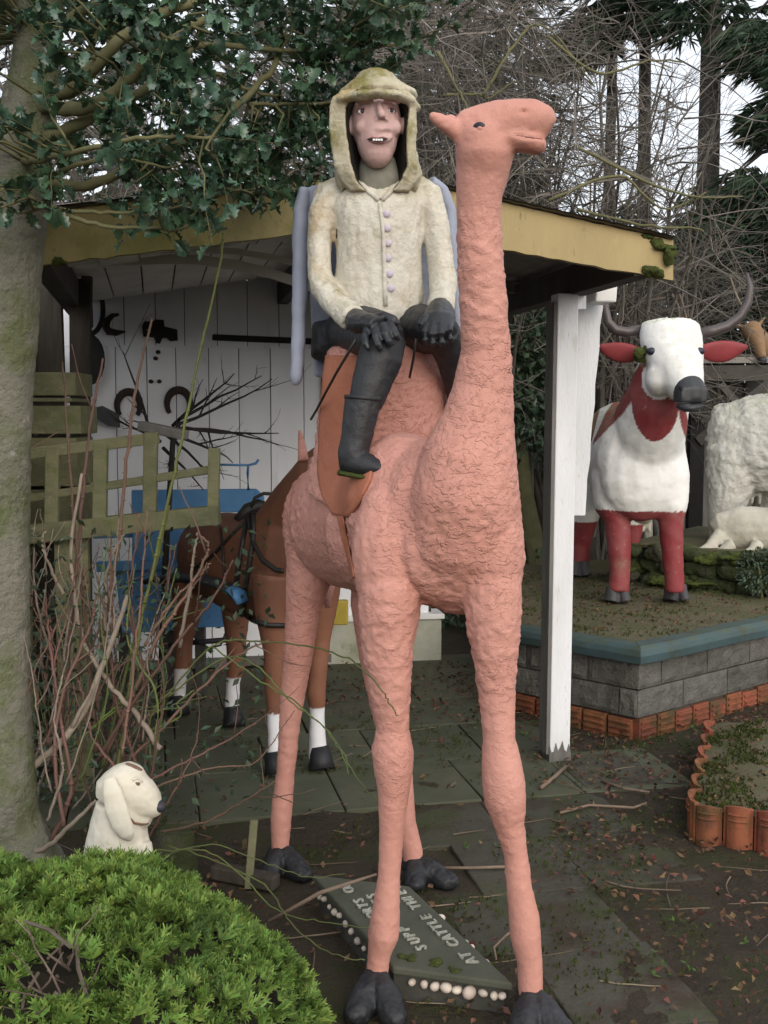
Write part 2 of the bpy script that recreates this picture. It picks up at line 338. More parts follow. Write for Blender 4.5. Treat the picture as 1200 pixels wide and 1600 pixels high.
# paving: uneven slabs laid in a yard grid parallel to the shed front
FD = V((.98, .20, 0)).normalized(); BD = V((-.20, .98, 0)).normalized()     # along the shed front / into the shed
pav = empty('paving', (0, 5.5, 0), kind='structure')
def slab(o, w, l, m, z=.012, t=.05):
    mb = MB(); g = .003; c = []
    for (u, v) in ((g, g), (w-g, g), (w-g, l-g), (g, l-g)):
        q = o+FD*(u+R.uniform(-.006, .006))+BD*(v+R.uniform(-.006, .006)); c.append(V((q.x, q.y, z-t+R.uniform(-.003, .003))))
    mb.prism(c, (0, 0, t)); mb.build('slab', M[m], pav, bevel=.006)
PO = V((-2.0, 4.35, 0))
vv = 0.0
rows = [.62, .60, .55, .62, .60]
for r, l in enumerate(rows):
    uu = -.2*(r % 2)
    while uu < 3.0:
        w = R.choice([.55, .62, .7, .48])
        if not (uu < 0): slab(PO+FD*uu+BD*vv, w, l, 'slabg', z=.006+R.uniform(-.002, .003))
        uu += w
    vv += l
# the path goes on towards the camera as a worn strip of the same slabs
vv = 0.0
for r, l in enumerate((.46, .5, .42, .5, .46)):
    vv -= l; uu = 2.05+.16*(r % 2)
    while uu < 2.85-.16*r:
        w = R.choice([.42, .5, .56]); slab(PO+FD*uu+BD*vv, w, l, 'slab', z=.003+R.uniform(-.004, .004)); uu += w
for uu, vv_, w, l in ((3.0, .05, .4, .5),): slab(PO+FD*uu+BD*vv_, w, l, 'slab', z=.008)

# ---------------------------------------------------------------- the open shed
shed = empty('open_shed', (-.3, 6, 0), label='open-fronted shed with ochre fascia boards and a white boarded back wall', cat='shed')
YL, YR, YC = 4.20, 4.75, 4.50
fl_t, fl_b = at(30, 336, 4.17), at(30, 418, 4.17)
pk_t, pk_b = at(579, 270, YC), at(579, 352, YC)
fr_t, fr_b = at(1052, 376, YR), at(1052, 438, YR)
def fascia(t0, b0, t1, b1, m, name='fascia_board', n=26, mossy=0.):
    mb = MB(); back = BD*.035; top, bot = [], []
    for i in range(n+1):
        s = i/n
        top.append(t0.lerp(t1, s)+V((0, 0, .004*noise.noise(V((s*20, 2, 1))))))
        bot.append(b0.lerp(b1, s)+V((0, 0, .010*noise.noise(V((s*23, 7, mossy))))))
    mb.prism(top+bot[::-1], back)
    return mb.build(name, M[m], shed)
fascia(fl_t, fl_b, pk_t, pk_b, 'fasciam')
fascia(pk_t, pk_b, fr_t, fr_b, 'fascia', mossy=3.)
# roof sheets (corrugated, one per slope)
DEP = 3.25
def roofsheet(e0, e1):
    mb = MB(); n = 150; k = 4; th = .008
    for lay in (0, 1):
        vs = []
        for j in range(k+1):
            for i in range(n+1):
                s = i/n; p = e0.lerp(e1, s)+BD*(DEP*j/k-.03)
                # corrugations run down the slope: wave along the depth direction is finer than the grid, so wave across s
                p = p+V((0, 0, .0012*math.sin(s*2*math.pi*19)+th*lay+.006)); vs.append(p)
        fs = [(j*(n+1)+i, j*(n+1)+i+1, (j+1)*(n+1)+i+1, (j+1)*(n+1)+i) for j in range(k) for i in range(n)]
        mb.add(vs, fs)
    return mb.build('roof_sheet', M['roof'], shed, smooth=True, fixn=False)
roofsheet(fl_t-V((0, 0, .002)), pk_t-V((0, 0, .002))); roofsheet(pk_t, fr_t)
# moss lip and leaf-stained edge on the roof
def mosslump(p, r, name='moss_clump', parent=shed, mat='moss'):
    mb = MB()
    for i in range(7):
        mb.ell(p+V((R.uniform(-1, 1)*r[0]*.7, R.uniform(-1, 1)*r[1]*.5, R.uniform(-1, 1)*r[2]*.6)), (r[0]*R.uniform(.3, .6), r[1]*R.uniform(.4, .7), r[2]*R.uniform(.4, .7)), nu=10, nv=7)
    me = organic(mb, .006, 2, lambda c, q: .006*noise.noise(c*90)+.006*noise.noise(c*40))
    return link_mesh(name, me, M[mat], parent)
mosslump(at(1018, 424, 4.72), (.055, .03, .03)); mosslump(at(1036, 384, 4.73), (.05, .03, .025)); mosslump(at(1046, 402, 4.72), (.03, .02, .04))
mosslump(at(1000, 368, 4.74), (.06, .03, .012)); mosslump(at(300, 317, 4.36), (.10, .03, .01)); mosslump(at(430, 296, 4.42), (.08, .03, .01))
mosslump(at(92, 408, 4.2), (.04, .03, .02))
# eave beams, ridge beam and rafters
def beam(a, b, w, h, m='beam', name='eave_beam'): return MB().bar(a, b, w, h).build(name, M[m], shed, bevel=.004)
eb = at(1006, 432, 4.74)+V((0, 0, .07))
beam(eb, eb+BD*3.0, .09, .14)
el = at(60, 398, 4.25)+V((0, 0, .03)); beam(el, el+BD*3.0, .09, .14)
beam(pk_b+BD*.06+V((0, 0, .06)), pk_b+BD*3.1+V((0, 0, .06)), .07, .14, name='ridge_beam')
for k in (1.6, 2.3, 2.95):
    for e in (fl_t, fr_t):
        if e is fr_t: beam(pk_t+BD*k-V((0, 0, .05)), e+BD*k-V((0, 0, .05)), .045, .06, 'greyboard', 'rafter')
# painted ceiling boards under the left slope, and the arched board in front of the back wall
for i in range(7):
    s0, s1 = .05+i*.135, .05+i*.135+.128
    a_, b_ = fl_t.lerp(pk_t, s0), fl_t.lerp(pk_t, s1)
    z = V((0, 0, -.075-.012*(i % 2)))
    MB().prism([a_+BD*1.2+V((0, 0, -.03)), b_+BD*1.2+V((0, 0, -.03)), b_+BD*3.0+V((0, 0, -.03)), a_+BD*3.0+V((0, 0, -.03))], (0, 0, .012)).build('ceiling_board', M['ceil'], shed)
    MB().prism([a_+BD*.06+z, b_+BD*.06+z, b_+BD*1.0+z, a_+BD*1.0+z], (0, 0, .012)).build('ceiling_board', M['ceil'], shed)
def arch(pts, Y, hgt, m, th=.03):
    mb = MB(); up = [at(px, py, Y) for px, py in pts]; dn = [p-V((0, 0, hgt)) for p in up]
    mb.prism(up+dn[::-1], BD*th); return mb.build('arched_board', M[m], shed)
arch([(118, 404), (190, 400), (250, 397), (310, 398), (370, 406), (420, 418), (470, 434), (530, 456)], 5.35, mm(15, 5.35), 'ceil')
arch([(150, 398), (220, 388), (300, 384), (370, 388), (430, 398), (490, 414)], 5.2, mm(9, 5.2), 'ceil')
# back wall: separate boards, upper and lower courses
W0 = V((-1.43, 7.41, 0))
def wallpt(u): return W0+FD*u
def z_at(py, Y): return at(600, py, Y).z
ZS = z_at(546, 7.45)
u = -.72; i = 0
while u < 1.75:
    w = R.uniform(.185, .225)
    o1 = R.uniform(-.004, .004)
    MB().box(wallpt(u+w/2)+BD*o1+V((0, 0, (ZS+.04-.006)/2+.03)), (w-.005, .022, ZS-.04-.006), axes=(FD, BD, V((0, 0, 1)))).build('wall_board', M['whitewash'], shed, bevel=.003)
    w2 = w; MB().box(wallpt(u+w2/2+.06)-BD*.004+BD*o1+V((0, 0, (ZS+2.62)/2)), (w2-.005, .022, 2.60-ZS), axes=(FD, BD, V((0, 0, 1)))).build('wall_board', M['whitewash'], shed, bevel=.003)
    u += w
MB().box(wallpt(.5)+BD*.03+V((0, 0, 1.29)), (2.6, .03, 2.58), axes=(FD, BD, V((0, 0, 1)))).build('wall_backing', M['darkwood'], shed)
MB().box(wallpt(.45)+V((0, 0, .05))-BD*.02, (2.4, .05, .06), axes=(FD, BD, V((0, 0, 1)))).build('bottom_rail', M['greyboard'], shed)
# left side wall of old timbers
side0 = V((-1.62, 4.6, 0)); side1 = V((-2.12, 7.35, 0)); sdv = (side1-side0)
k = 0.0
while k < .98:
    w = R.uniform(.06, .085)
    c0 = side0+sdv*(k+w/2); h = R.uniform(2.05, 2.3)
    MB().box(c0+V((R.uniform(-.02, .02), 0, h/2)), (.02, sdv.length*w-.012, h), axes=(V((1, .18, 0)), sdv, V((0, 0, 1)))).build('side_board', M['darkwood'], shed)
    k += w
# the white front post with its side board and bracket
pb = gnd(869, 1186)
pt = V((pb.x+.012, pb.y, at(870, 460, pb.y).z))
post = MB()
PD = V((math.cos(math.radians(12)), math.sin(math.radians(12)), 0)); PB = V((-PD.y, PD.x, 0))
post.box((pb+pt)/2, (.105, .10, (pt-pb).length), axes=(PD, PB, pt-pb))
pob = post.build('post', M['postwhite'], shed, bevel=.006)
MB().box(pb.lerp(pt, .5)-PD*.062+PB*.006, (.016, .104, 2.2), axes=(PD, PB, pt-pb)).build('post_side_board', M['greyboard'], pob)
jag = []
for i in range(41):
    q = i/40*4; k_ = int(q) % 4; f_ = q-int(q); cs = ((-1, -1), (1, -1), (1, 1), (-1, 1)); a_, b_ = cs[k_], cs[(k_+1) % 4]
    jag.append(pb+PD*lerp(a_[0], b_[0], f_)*.0555+PB*lerp(a_[1], b_[1], f_)*.053)
rot_ = MB(); nj = len(jag); rot_.add([p+V((0, 0, -.01)) for p in jag]+[p+V((0, 0, .05+.05*abs(noise.noise(V((i*.9, 3, 1))))+.04*(i % 3 == 0))) for i, p in enumerate(jag)], [(i, i+1, nj+i+1, nj+i) for i in range(nj-1)])
rot_.build('rotted_foot', M['greyboard'], pob)
t0, t1 = at(892, 462, 5.72), at(944, 452, 5.72); b0, b1 = at(893, 806, 5.72), at(914, 806, 5.72)
ed = []
for i in range(13):
    s = i/12; ed.append(t1.lerp(b1, s)+V((.004*math.sin(i*2.3), 0, 0)))
MB().prism([t0]+ed+[b0], PB*.05).build('tapered_board', M['postwhite'], shed, bevel=.004)
MB().box(at(938, 461, 5.6), (mm(34, 5.6), .16, mm(26, 5.6)), axes=(PD, PB, V((0.05, 0, 1)))).build('gutter_end', M['white'], shed, bevel=.008)
MB().box(at(903, 472, 5.5), (.075, .03, .07), axes=(PD, PB, V((0, 0, 1)))).build('post_bracket', M['postwhite'], shed, bevel=.003)

# white plinth at the foot of the back wall
pl = empty('plinth', gnd(600, 1036), label='low stained white plinth behind the camel legs', cat='plinth')
q0, q1 = gnd(500, 1040), gnd(690, 1033)
MB().prism([q0, q1, q1+BD*.2, q0+BD*.2], (0, 0, .30)).build('plinth_block', M['plinth'], pl, bevel=.01)
MB().prism([q0+V((0, -.02, .30)), q1+V((.02, -.02, .30)), q1+BD*.22+V((.02, 0, .30)), q0+BD*.22+V((0, 0, .30))], (0, 0, .035)).build('plinth_cap', M['white'], pl, bevel=.005)
yb = MB().box(at(532, 940, 7.3), (.1, .08, .16)).build('yellow_tin', M['yellow'], bevel=.01, label='small yellow tin standing on the white plinth', cat='tin')
yb.location.z = (q0.z+.337)-(at(532, 940, 7.3).z-.08)

# ---------------------------------------------------------------- cow platform
ZP = .49
C_ = gnd(995, 1157); C_.z = 0
Lp = V((.74, 6.38, 0)); Rp = C_+V((.77, .64, 0)).normalized()*2.3
poly = [C_, Rp, V((4.2, 8.6, 0)), V((3.6, 9.6, 0)), V((.78, 9.4, 0)), Lp]
plat = empty('cow_platform', C_, label='raised concrete block platform with blue-green coping under the cow', cat='platform')
def inset(ps, d):
    c = sum(ps, V((0, 0, 0)))/len(ps); return [p+(c-p).normalized()*d for p in ps]
ip = inset(poly, .035)
MB().prism([p+V((0, 0, .0)) for p in ip], (0, 0, ZP-.03)).build('platform_core', M['mortar'], plat)
MB().prism([p+V((0, 0, ZP-.03)) for p in inset(poly, .06)], (0, 0, .028)).build('platform_top', M['bedtop'], plat)
def course(p0, p1, z0, h, off, outn, lens=.42):
    d = (p1-p0); L_ = d.length; d.normalize(); u = -off
    while u < L_:
        a0, a1 = max(u, 0), min(u+lens, L_)
        if a1-a0 > .04:
            mb = MB(); n = 10; m_ = 6
            # a split-faced block: its outer face is uneven
            vs = []
            for j in range(m_+1):
                for i in range(n+1):
                    q = p0+d*(a0+.004+(a1-a0-.008)*i/n)+V((0, 0, z0+.004+(h-.008)*j/m_))
                    e = 0 if i in (0, n) or j in (0, m_) else .006+.012*noise.noise(q*22)
                    vs.append(q+outn*e)
            fs = [(j*(n+1)+i, j*(n+1)+i+1, (j+1)*(n+1)+i+1, (j+1)*(n+1)+i) for j in range(m_) for i in range(n)]
            k0 = len(vs); vs += [vs[i]-outn*.06 for i in (0, n, m_*(n+1)+n, m_*(n+1))]
            bot = [i for i in range(n+1)]; top = [m_*(n+1)+i for i in range(n+1)]
            fs += [tuple(bot)+(k0+1, k0), tuple(top[::-1])+(k0+3, k0+2), tuple(j*(n+1) for j in range(m_, -1, -1))+(k0, k0+3), tuple(j*(n+1)+n for j in range(m_+1))+(k0+2, k0+1)]
            mb.add(vs, fs); mb.build('block', M['block'], plat)
        u += lens
nl = V((-(C_-Lp).y, (C_-Lp).x, 0)).normalized(); nl = nl if nl.y < 0 else -nl
nr = V((-(Rp-C_).y, (Rp-C_).x, 0)).normalized(); nr = nr if nr.y < 0 else -nr
ZT = .115
hc = (ZP-.07-ZT)/2
for r in range(2):
    course(Lp, C_, ZT+r*hc, hc, .12+.2*r, nl); course(C_, Rp, ZT+r*hc, hc, .02+.2*r, nr)
# ribbed terracotta bricks along the foot
def tbrick(p0, d, w, outn, h=ZT-.01):
    mb = MB(); mb.box(p0+d*w/2-outn*.02+V((0, 0, h/2-.01)), (w-.012, .05, h+.02), axes=(d, outn, V((0, 0, 1))))
    for k in range(3):
        mb.box(p0+d*w/2+outn*.008+V((0, 0, h*(.2+.3*k))), (w-.03, .014, h*.13), axes=(d, outn, V((0, 0, 1))))
    return mb.build('terracotta_brick', M['terra'], plat, bevel=.003)
for (p0, p1, nn) in ((Lp, C_, nl), (C_, Rp, nr)):
    d = (p1-p0); L_ = d.length; d.normalize(); u = .01
    while u < L_-.1:
        tbrick(p0+d*u, d, .155, nn+V((0, 0, R.uniform(-.05, .05))), ZT-R.uniform(.004, .02)); u += .16
# coping: rounded slab edge, slightly uneven
cop = MB()
ring_o = []
for (p0, p1) in ((Lp, C_), (C_, Rp)):
    for i in range(13): ring_o.append(p0.lerp(p1, i/12))
for seg_ in (0, 1):
    pts = ring_o[:13] if seg_ == 0 else ring_o[13:]
    nn = nl if seg_ == 0 else nr
    mb = MB(); prof = [(.045, -.075), (.055, -.03), (.045, .0), (.02, .016), (-.09, .012), (-.09, -.07)]
    vs = []; n = len(pts)
    for i, p in enumerate(pts):
        s_ = 1+.12*noise.noise(p*5)
        for (o_, z_) in prof:
            ex = o_
            q = p+nn*ex*s_
            if (seg_ == 0 and i == n-1) or (seg_ == 1 and i == 0):
                bis = (nl+nr).normalized(); q = p+bis*(ex*s_/max(.3, bis.dot(nl)))
            vs.append(q+V((0, 0, ZP+z_+.006*noise.noise(p*7))))
    k = len(prof)
    fs = [(i*k+j, i*k+(j+1) % k, (i+1)*k+(j+1) % k, (i+1)*k+j) for i in range(n-1) for j in range(k)]
    fs += [tuple(range(k)), tuple((n-1)*k+j for j in range(k-1, -1, -1))]
    mb.add(vs, fs); mb.build('coping', M['coping'], plat, bevel=.004)

# flower bed with scalloped terracotta edging on the right
bed = empty('flower_bed', gnd(1180, 1310), label='mossy raised bed with scalloped terracotta edging tiles', cat='flower bed')
e0, e1, e2 = gnd(1082, 1313), gnd(1330, 1352), gnd(1105, 1195)
ec = (e1-e0)+(e2-e0)
corners = [e0, e1, e1+(e2-e0)*1.6, e2+(e2-e0)*.25]
HB = .165
bt = MB(); n = 14
vs = []
for j in range(n+1):
    for i in range(n+1):
        p = corners[0].lerp(corners[1], i/n).lerp(corners[3].lerp(corners[2], i/n), j/n)
        vs.append(V((p.x, p.y, HB-.03+.02*noise.noise(p*6)+.035*math.sin(math.pi*i/n)*math.sin(math.pi*j/n))))
bt.add(vs, [(j*(n+1)+i, j*(n+1)+i+1, (j+1)*(n+1)+i+1, (j+1)*(n+1)+i) for j in range(n) for i in range(n)])
bt.build('bed_soil', M['bedtop'], bed, smooth=True)
def edgetile(p, d, nrm, w, h):
    """one scalloped tile: a curved barrel between two flat cheeks"""
    out, inn = [], []
    n = 14
    for i in range(n+1):
        s = i/n; e = .030*math.sin(math.pi*s) if .0 < s < 1 else 0
        if s < .14 or s > .86: e = -.004
        out.append(p+d*(w*s)+nrm*e)
    mb = MB(); th = .018; vs, fs = [], []
    for lay, off in ((0, 0), (1, -th)):
        for j in range(2):
            for i, q in enumerate(out):
                s = i/n; top = h*(.90+.10*math.sin(math.pi*s))
                vs.append(q+nrm*off+V((0, 0, -.02 if j == 0 else top)))
    m_ = n+1
    for i in range(n):
        fs += [(i, i+1, m_+i+1, m_+i), (2*m_+i+1, 2*m_+i, 3*m_+i, 3*m_+i+1), (m_+i, m_+i+1, 3*m_+i+1, 3*m_+i), (i+1, i, 2*m_+i, 2*m_+i+1)]
    fs += [(0, m_, 3*m_, 2*m_), (n, 2*m_+n, 3*m_+n, m_+n)]
    mb.add(vs, fs)
    # raised lines near the top of the barrel
    for zz in (.66, .80):
        mb.tube([p+d*(w*s)+nrm*(.030*math.sin(math.pi*s)+.002)+V((0, 0, h*zz)) for s in (.2, .35, .5, .65, .8)], .005, 6)
    return mb.build('edging_tile', M['terra'], bed)
for (p0, p1, cnt) in ((e0, e1, 5), (e0, corners[3], 6)):
    d = (p1-p0); L_ = d.length; d.normalize(); nn = V((d.y, -d.x, 0)); mid = (corners[0]+corners[2])/2
    if nn.dot(mid-p0) > 0: nn = -nn
    w = L_/cnt
    for i in range(cnt):
        edgetile(p0+d*(w*i), d, (nn+V((0, 0, R.uniform(-.04, .04)))).normalized(), w-.006, HB*R.uniform(.95, 1.05))

# ---------------------------------------------------------------- mossy wall, dark shelter and fence behind the platform
wallth = empty('mossy_wall', V((2.2, 7.8, .49)), label='low moss-covered stone wall behind the cow under the white lamb', cat='wall')
w0, w1 = V((1.72, 8.12, 0)), V((3.3, 7.0, 0))
wd = (w1-w0).normalized(); wnn = V((wd.y, -wd.x, 0)); wnn = wnn if wnn.y < 0 else -wnn
ZW = .775
MB().prism([w0-wnn*.05, w1-wnn*.05, w1-wnn*1.6, w0-wnn*1.6], (0, 0, ZW-.02)).build('wall_core', M['mortar'], wallth)
for r in range(4):
    u = -.08*(r % 2)
    while u < 1.93:
        w = R.uniform(.14, .34); c = w0+wd*(u+w/2)+V((0, 0, .40+r*.094+.047))+wnn*R.uniform(-.03, .03)
        mb = MB()
        for q in range(5): mb.ell(c+wd*R.uniform(-.3, .3)*w+V((0, 0, R.uniform(-.02, .02))), (w*.36, .07, .05), axes=(wd, wnn, V((R.uniform(-.2, .2), 0, 1))), nu=10, nv=7)
        me = organic(mb, .014, 2, lambda c, n: .02*noise.noise(c*11)+.012*noise.noise(c*27)); link_mesh('stone', me, M['stone'], wallth); u += w
for q in range(9):
    mosslump(w0+wd*R.uniform(.05, 1.5)+wnn*.04+V((0, 0, R.uniform(.52, ZW))), (R.uniform(.06, .14), .05, R.uniform(.02, .05)), parent=wallth)
mosslump(w0+wd*.35+V((0, 0, ZW))-wnn*.02, (.16, .08, .02), parent=wallth); mosslump(w0+wd*.9+V((0, 0, ZW-.03)), (.16, .07, .03), parent=wallth)
MB().prism([w0-wnn*.02+V((0, 0, ZW-.018)), w1-wnn*.02+V((0, 0, ZW-.018)), w1-wnn*1.6+V((0, 0, ZW-.018)), w0-wnn*1.6+V((0, 0, ZW-.018))], (0, 0, .02)).build('wall_top', M['bedtop'], wallth)

sh = empty('dark_shelter', V((2.6, 9.4, 0)), label='dark timber animal shelter behind the white sheep', cat='shelter')
Ys = 9.6
def sp(px, py, Y=Ys): return at(px, py, Y)
MB().prism([sp(898, 572), sp(1300, 570), sp(1300, 598), sp(898, 584)], (0, .06, 0)).build('roof_edge', M['beam'], sh)
MB().prism([sp(890, 569), sp(1310, 566), sp(1310, 566)+V((0, 2.2, .15)), sp(890, 569)+V((0, 2.2, .15))], (0, 0, .05)).build('roof', M['roof'], sh)
for px in (1092, 1295, 925):
    c = sp(px, 590); MB().box(V((c.x, c.y+.05, c.z/2)), (.12, .11, c.z)).build('post', M['blackiron'] if px == 1092 else M['beam'], sh)
MB().bar(sp(1090, 690), sp(1200, 600), .05, .09).build('brace', M['beam'], sh)
MB().bar(sp(1125, 600), sp(1170, 650), .05, .06).build('brace', M['beam'], sh)
MB().bar(sp(1095, 655), sp(1300, 655), .05, .07).build('rail', M['beam'], sh)
x0 = sp(905, 600).x; zt = sp(905, 575).z
k = x0
while k < sp(1320, 600).x:
    w = R.uniform(.13, .18); MB().box(V((k+w/2, 10.9+R.uniform(-.01, .01), zt/2)), (w-.01, .025, zt+.2)).build('back_board', M['greyboard'], sh); k += w

# dark board fence seen between the camel neck and the post
fn = empty('board_fence', V((.9, 10.2, 0)), label='dark vertical board fence behind the ivy and thin trunk', cat='fence')
k = -.6
while k < 1.75:
    w = R.uniform(.12, .16); MB().box(V((k+w/2, 10.2+R.uniform(-.012, .012), .8)), (w-.008, .022, 1.6+R.uniform(-.03, .03))).build('board', M['greyboard'], fn); k += w
MB().box(V((.57, 10.23, 1.2)), (2.4, .04, .09)).build('rail', M['darkwood'], fn)
# ---------------------------------------------------------------- camel statue
CAX = V((.31, -.94, 0)).normalized()            # the way the camel faces
CLAT = V((-CAX.y, CAX.x, 0))                    # to the right in the picture
def legpts(rows, y0, y1, dep=1.15, fwd=CAX):
    """rows of (x_left, x_right, y) read off the statue -> tube points and radii"""
    ys = [r[2] for r in rows]; pts, rad = [], []
    for (a, b, y) in rows:
        t = (y-ys[0])/(ys[-1]-ys[0]); Y = lerp(y0, y1, t)
        pts.append(at((a+b)/2, y, Y)); r = mm((b-a)/2, Y)*.94; rad.append((r, r*dep))
    return pts, rad
camel = empty('camel_statue', V((.05, 3.55, 0)), label='salmon pink painted plaster camel statue carrying the rider', cat='camel')
cb = MB()
def ctube(rows, y0, y1, dep=1.15, up=CAX): p, r = legpts(rows, y0, y1, dep); cb.tube(p, r, 18, up)
# legs
FRr = [(592, 635, 830), (572, 652, 875), (558, 662, 915), (556, 658, 950), (562, 650, 1000), (572, 645, 1060), (582, 641, 1110), (587, 640, 1135), (578, 649, 1172), (581, 648, 1200), (589, 641, 1240), (591, 632, 1305), (589, 627, 1372), (578, 627, 1431), (573, 626, 1458), (573, 612, 1490), (569, 606, 1530)]
FLr = [(750, 792, 830), (732, 808, 875), (722, 817, 915), (724, 817, 958), (734, 811, 1010), (742, 808, 1060), (749, 806, 1110), (753, 806, 1152), (750, 816, 1190), (751, 823, 1225), (755, 824, 1253), (771, 821, 1290), (786, 826, 1335), (790, 833, 1388), (793, 845, 1435), (795, 847, 1462), (806, 849, 1505), (809, 850, 1560)]
RRr = [(443, 540, 850), (445, 520, 905), (445, 502, 950), (440, 489, 1035), (437, 479, 1080), (435, 470, 1130), (433, 466, 1170), (430, 461, 1215), (423, 459, 1258), (421, 457, 1280), (422, 454, 1305), (423, 452, 1335)]
RLr = [(545, 650, 880), (545, 632, 945), (556, 630, 1010), (571, 629, 1080), (588, 640, 1150), (597, 645, 1190), (604, 648, 1240), (614, 652, 1290), (626, 662, 1330), (630, 664, 1352)]
ctube(FRr, 3.12, 3.16); ctube(FLr, 3.05, 3.03); ctube(RRr, 4.12, 4.09); ctube(RLr, 4.08, 4.02)
# trunk
def T(px, py, Y, a, b): return at(px, py, Y), (a, b)
tr = [T(512, 800, 4.36, .10, .13), T(522, 812, 4.22, .185, .215), T(545, 812, 4.02, .215, .245), T(592, 812, 3.72, .215, .250), T(650, 815, 3.42, .215, .245), T(692, 815, 3.20, .213, .245), T(706, 822, 3.10, .185, .225), T(716, 826, 3.03, .10, .13)]
cb.tube([t[0] for t in tr], [t[1] for t in tr], 26, V((0, 0, 1)))
cb.ell(at(705, 850, 3.11), (.165, .11, .17), axes=(CLAT, CAX, V((0, 0, 1))))       # brisket
cb.ell(at(762, 860, 3.08), (.098, .12, .21), axes=(CLAT, CAX, V((0, 0, 1))))        # shoulders
cb.ell(at(610, 866, 3.15), (.110, .12, .21), axes=(CLAT, CAX, V((0, 0, 1))))
cb.ell(at(628, 795, 3.30), (.165, .22, .225), axes=(CLAT, CAX, V((0, 0, 1))))
cb.ell(at(592, 830, 3.55), (.175, .22, .20), axes=(CLAT, CAX, V((0, 0, 1))))
cb.ell(at(487, 822, 4.12), (.105, .15, .20), axes=(CLAT, CAX, V((0, 0, 1))))       # haunch
cb.ell(at(590, 825, 4.08), (.10, .15, .20), axes=(CLAT, CAX, V((0, 0, 1))))
# hump: a broad block that the rider straddles
cb.tube([at(588, 780, 3.72), at(597, 720, 3.70), at(603, 650, 3.68), at(607, 590, 3.67), at(608, 548, 3.67), at(608, 532, 3.67)],
        [(.235, .25), (.225, .23), (.218, .205), (.215, .19), (.20, .17), (.13, .11)], 24, CAX)
# neck
nk = [(712, 800, 205, 2.95), (711, 806, 235, 2.95), (711, 797, 268, 2.97), (711, 786, 305, 2.98), (713, 783, 340, 2.99), (714, 787, 400, 3.0), (717, 794, 480, 3.02), (719, 799, 545, 3.04), (708, 802, 605, 3.05), (690, 804, 655, 3.05), (660, 808, 710, 3.05), (640, 813, 770, 3.06), (630, 814, 840, 3.10), (650, 795, 900, 3.16), (670, 770, 930, 3.2)]
cb.tube([at((a+b)/2, y, Y) for a, b, y, Y in nk], [(mm((b-a)/2, Y)*(.955 if y < 600 else 1), mm((b-a)/2, Y)*(.96 if y < 620 else .95)) for a, b, y, Y in nk], 22, V((0, 1, 0)))
# head
HX = V((.93, -.36, 0)).normalized(); HN = V((-.36, -.93, 0)).normalized(); UPZ = V((0, 0, 1))
def hd(px, py, dy=0): return at(px, py, 2.95)+HX*0+HN*dy
hp = [(712, 220, 30, 28), (733, 211, 37, 38), (756, 206, 39, 41), (783, 196, 38, 38), (810, 190, 36, 34), (833, 189, 32, 32), (850, 194, 26, 27), (861, 201, 14, 17)]
cb.tube([at(x, y, 2.96-(x-716)*.00026) for x, y, a, b in hp], [(mm(a, 2.95)*.92, mm(b, 2.95)) for x, y, a, b in hp], 20, UPZ)
jw = [(735, 226, 28, 22), (770, 222, 33, 21), (800, 219, 33, 16), (824, 222, 30, 16), (841, 226, 25, 15.5), (853, 226, 14, 10)]
cb.tube([at(x, y, 2.955-(x-716)*.00026) for x, y, a, b in jw], [(mm(a, 2.95)*.9, mm(b, 2.95)) for x, y, a, b in jw], 16, UPZ)
cb.tube([at(716, 208, 2.93), at(700, 196, 2.915), at(684, 186, 2.905), at(671, 179, 2.90)], [(.020, .024), (.019, .021), (.016, .018), (.008, .010)], 12, UPZ)
cb.tube([at(728, 200, 3.02), at(714, 195, 3.04), at(700, 190, 3.055), at(690, 187, 3.06)], [(.020, .024), (.019, .021), (.016, .018), (.008, .010)], 12, UPZ)
cb.ell(at(752, 190, 2.905), (.03, .018, .014), axes=(HX, HN, UPZ))      # brow
def camel_disp(c, n):
    z = c.z
    k = 1.0
    if z < .75: k = lerp(.5, 1, max(0, (z-.35)/.4)) if z > .35 else .5
    if z > 2.22: k = .45
    # trowelled render: crusty flakes with soft flat areas between
    w = V((c.x*13, c.y*13, c.z*9)); b = noise.noise(w)
    q1 = V((c.x*24+b*.8, c.y*24, c.z*15+b)); r1 = 1-abs(noise.noise(q1)); r1 = max(0, r1-.72)/.28
    q2 = V((c.x*46, c.y*46+b, c.z*34)); r2 = noise.noise(q2); fl2 = max(0, r2-.15)
    m = max(0, min(1, .5+1.1*noise.noise(c*3.3)))
    hump = 1.5 if (c.z > 1.18 and c.z < 1.95 and c.y > 3.42) else 1.0
    lg = .75 if c.z < 1.0 else 1.0
    st1 = max(0, min(1, (noise.noise(V((c.x*20+b, c.y*20, c.z*27)))-.08)/.12)); st2 = max(0, min(1, (noise.noise(V((c.x*41, c.y*41+b, c.z*52)))-.12)/.12))
    return k*lg*(.0025*st1*(.2+m)+.0023*st2*hump*(.3+m)+.002*b+.0014*noise.noise(c*100))
    return k*lg*(.0045*r1*(.15+m)+min(fl2, .3)*.015*hump*(.3+.8*m)+.0025*b+.0016*noise.noise(c*100))
def mouth_cut(me):
    # press a mouth line, a nostril and an eye socket into the head
    for v in me.vertices:
        c = v.co
        if c.z > 2.3 and c.y < 3.02:
            p = proj(c)
            if 800 < p[0] < 872:
                ln = 211+(p[0]-805)*.13
                d = abs(p[1]-ln); k_ = max(0, 1-d/3.2)*min(1, (p[0]-800)/10)
                v.co -= v.normal*.006*k_
            dn = math.hypot((p[0]-818)*.9+(p[1]-174)*.4, (p[1]-174)*1.5-(p[0]-818)*.3)/7.0
            if dn < 1 and v.normal.dot(HN) > .2: v.co -= v.normal*.013*(1-dn)
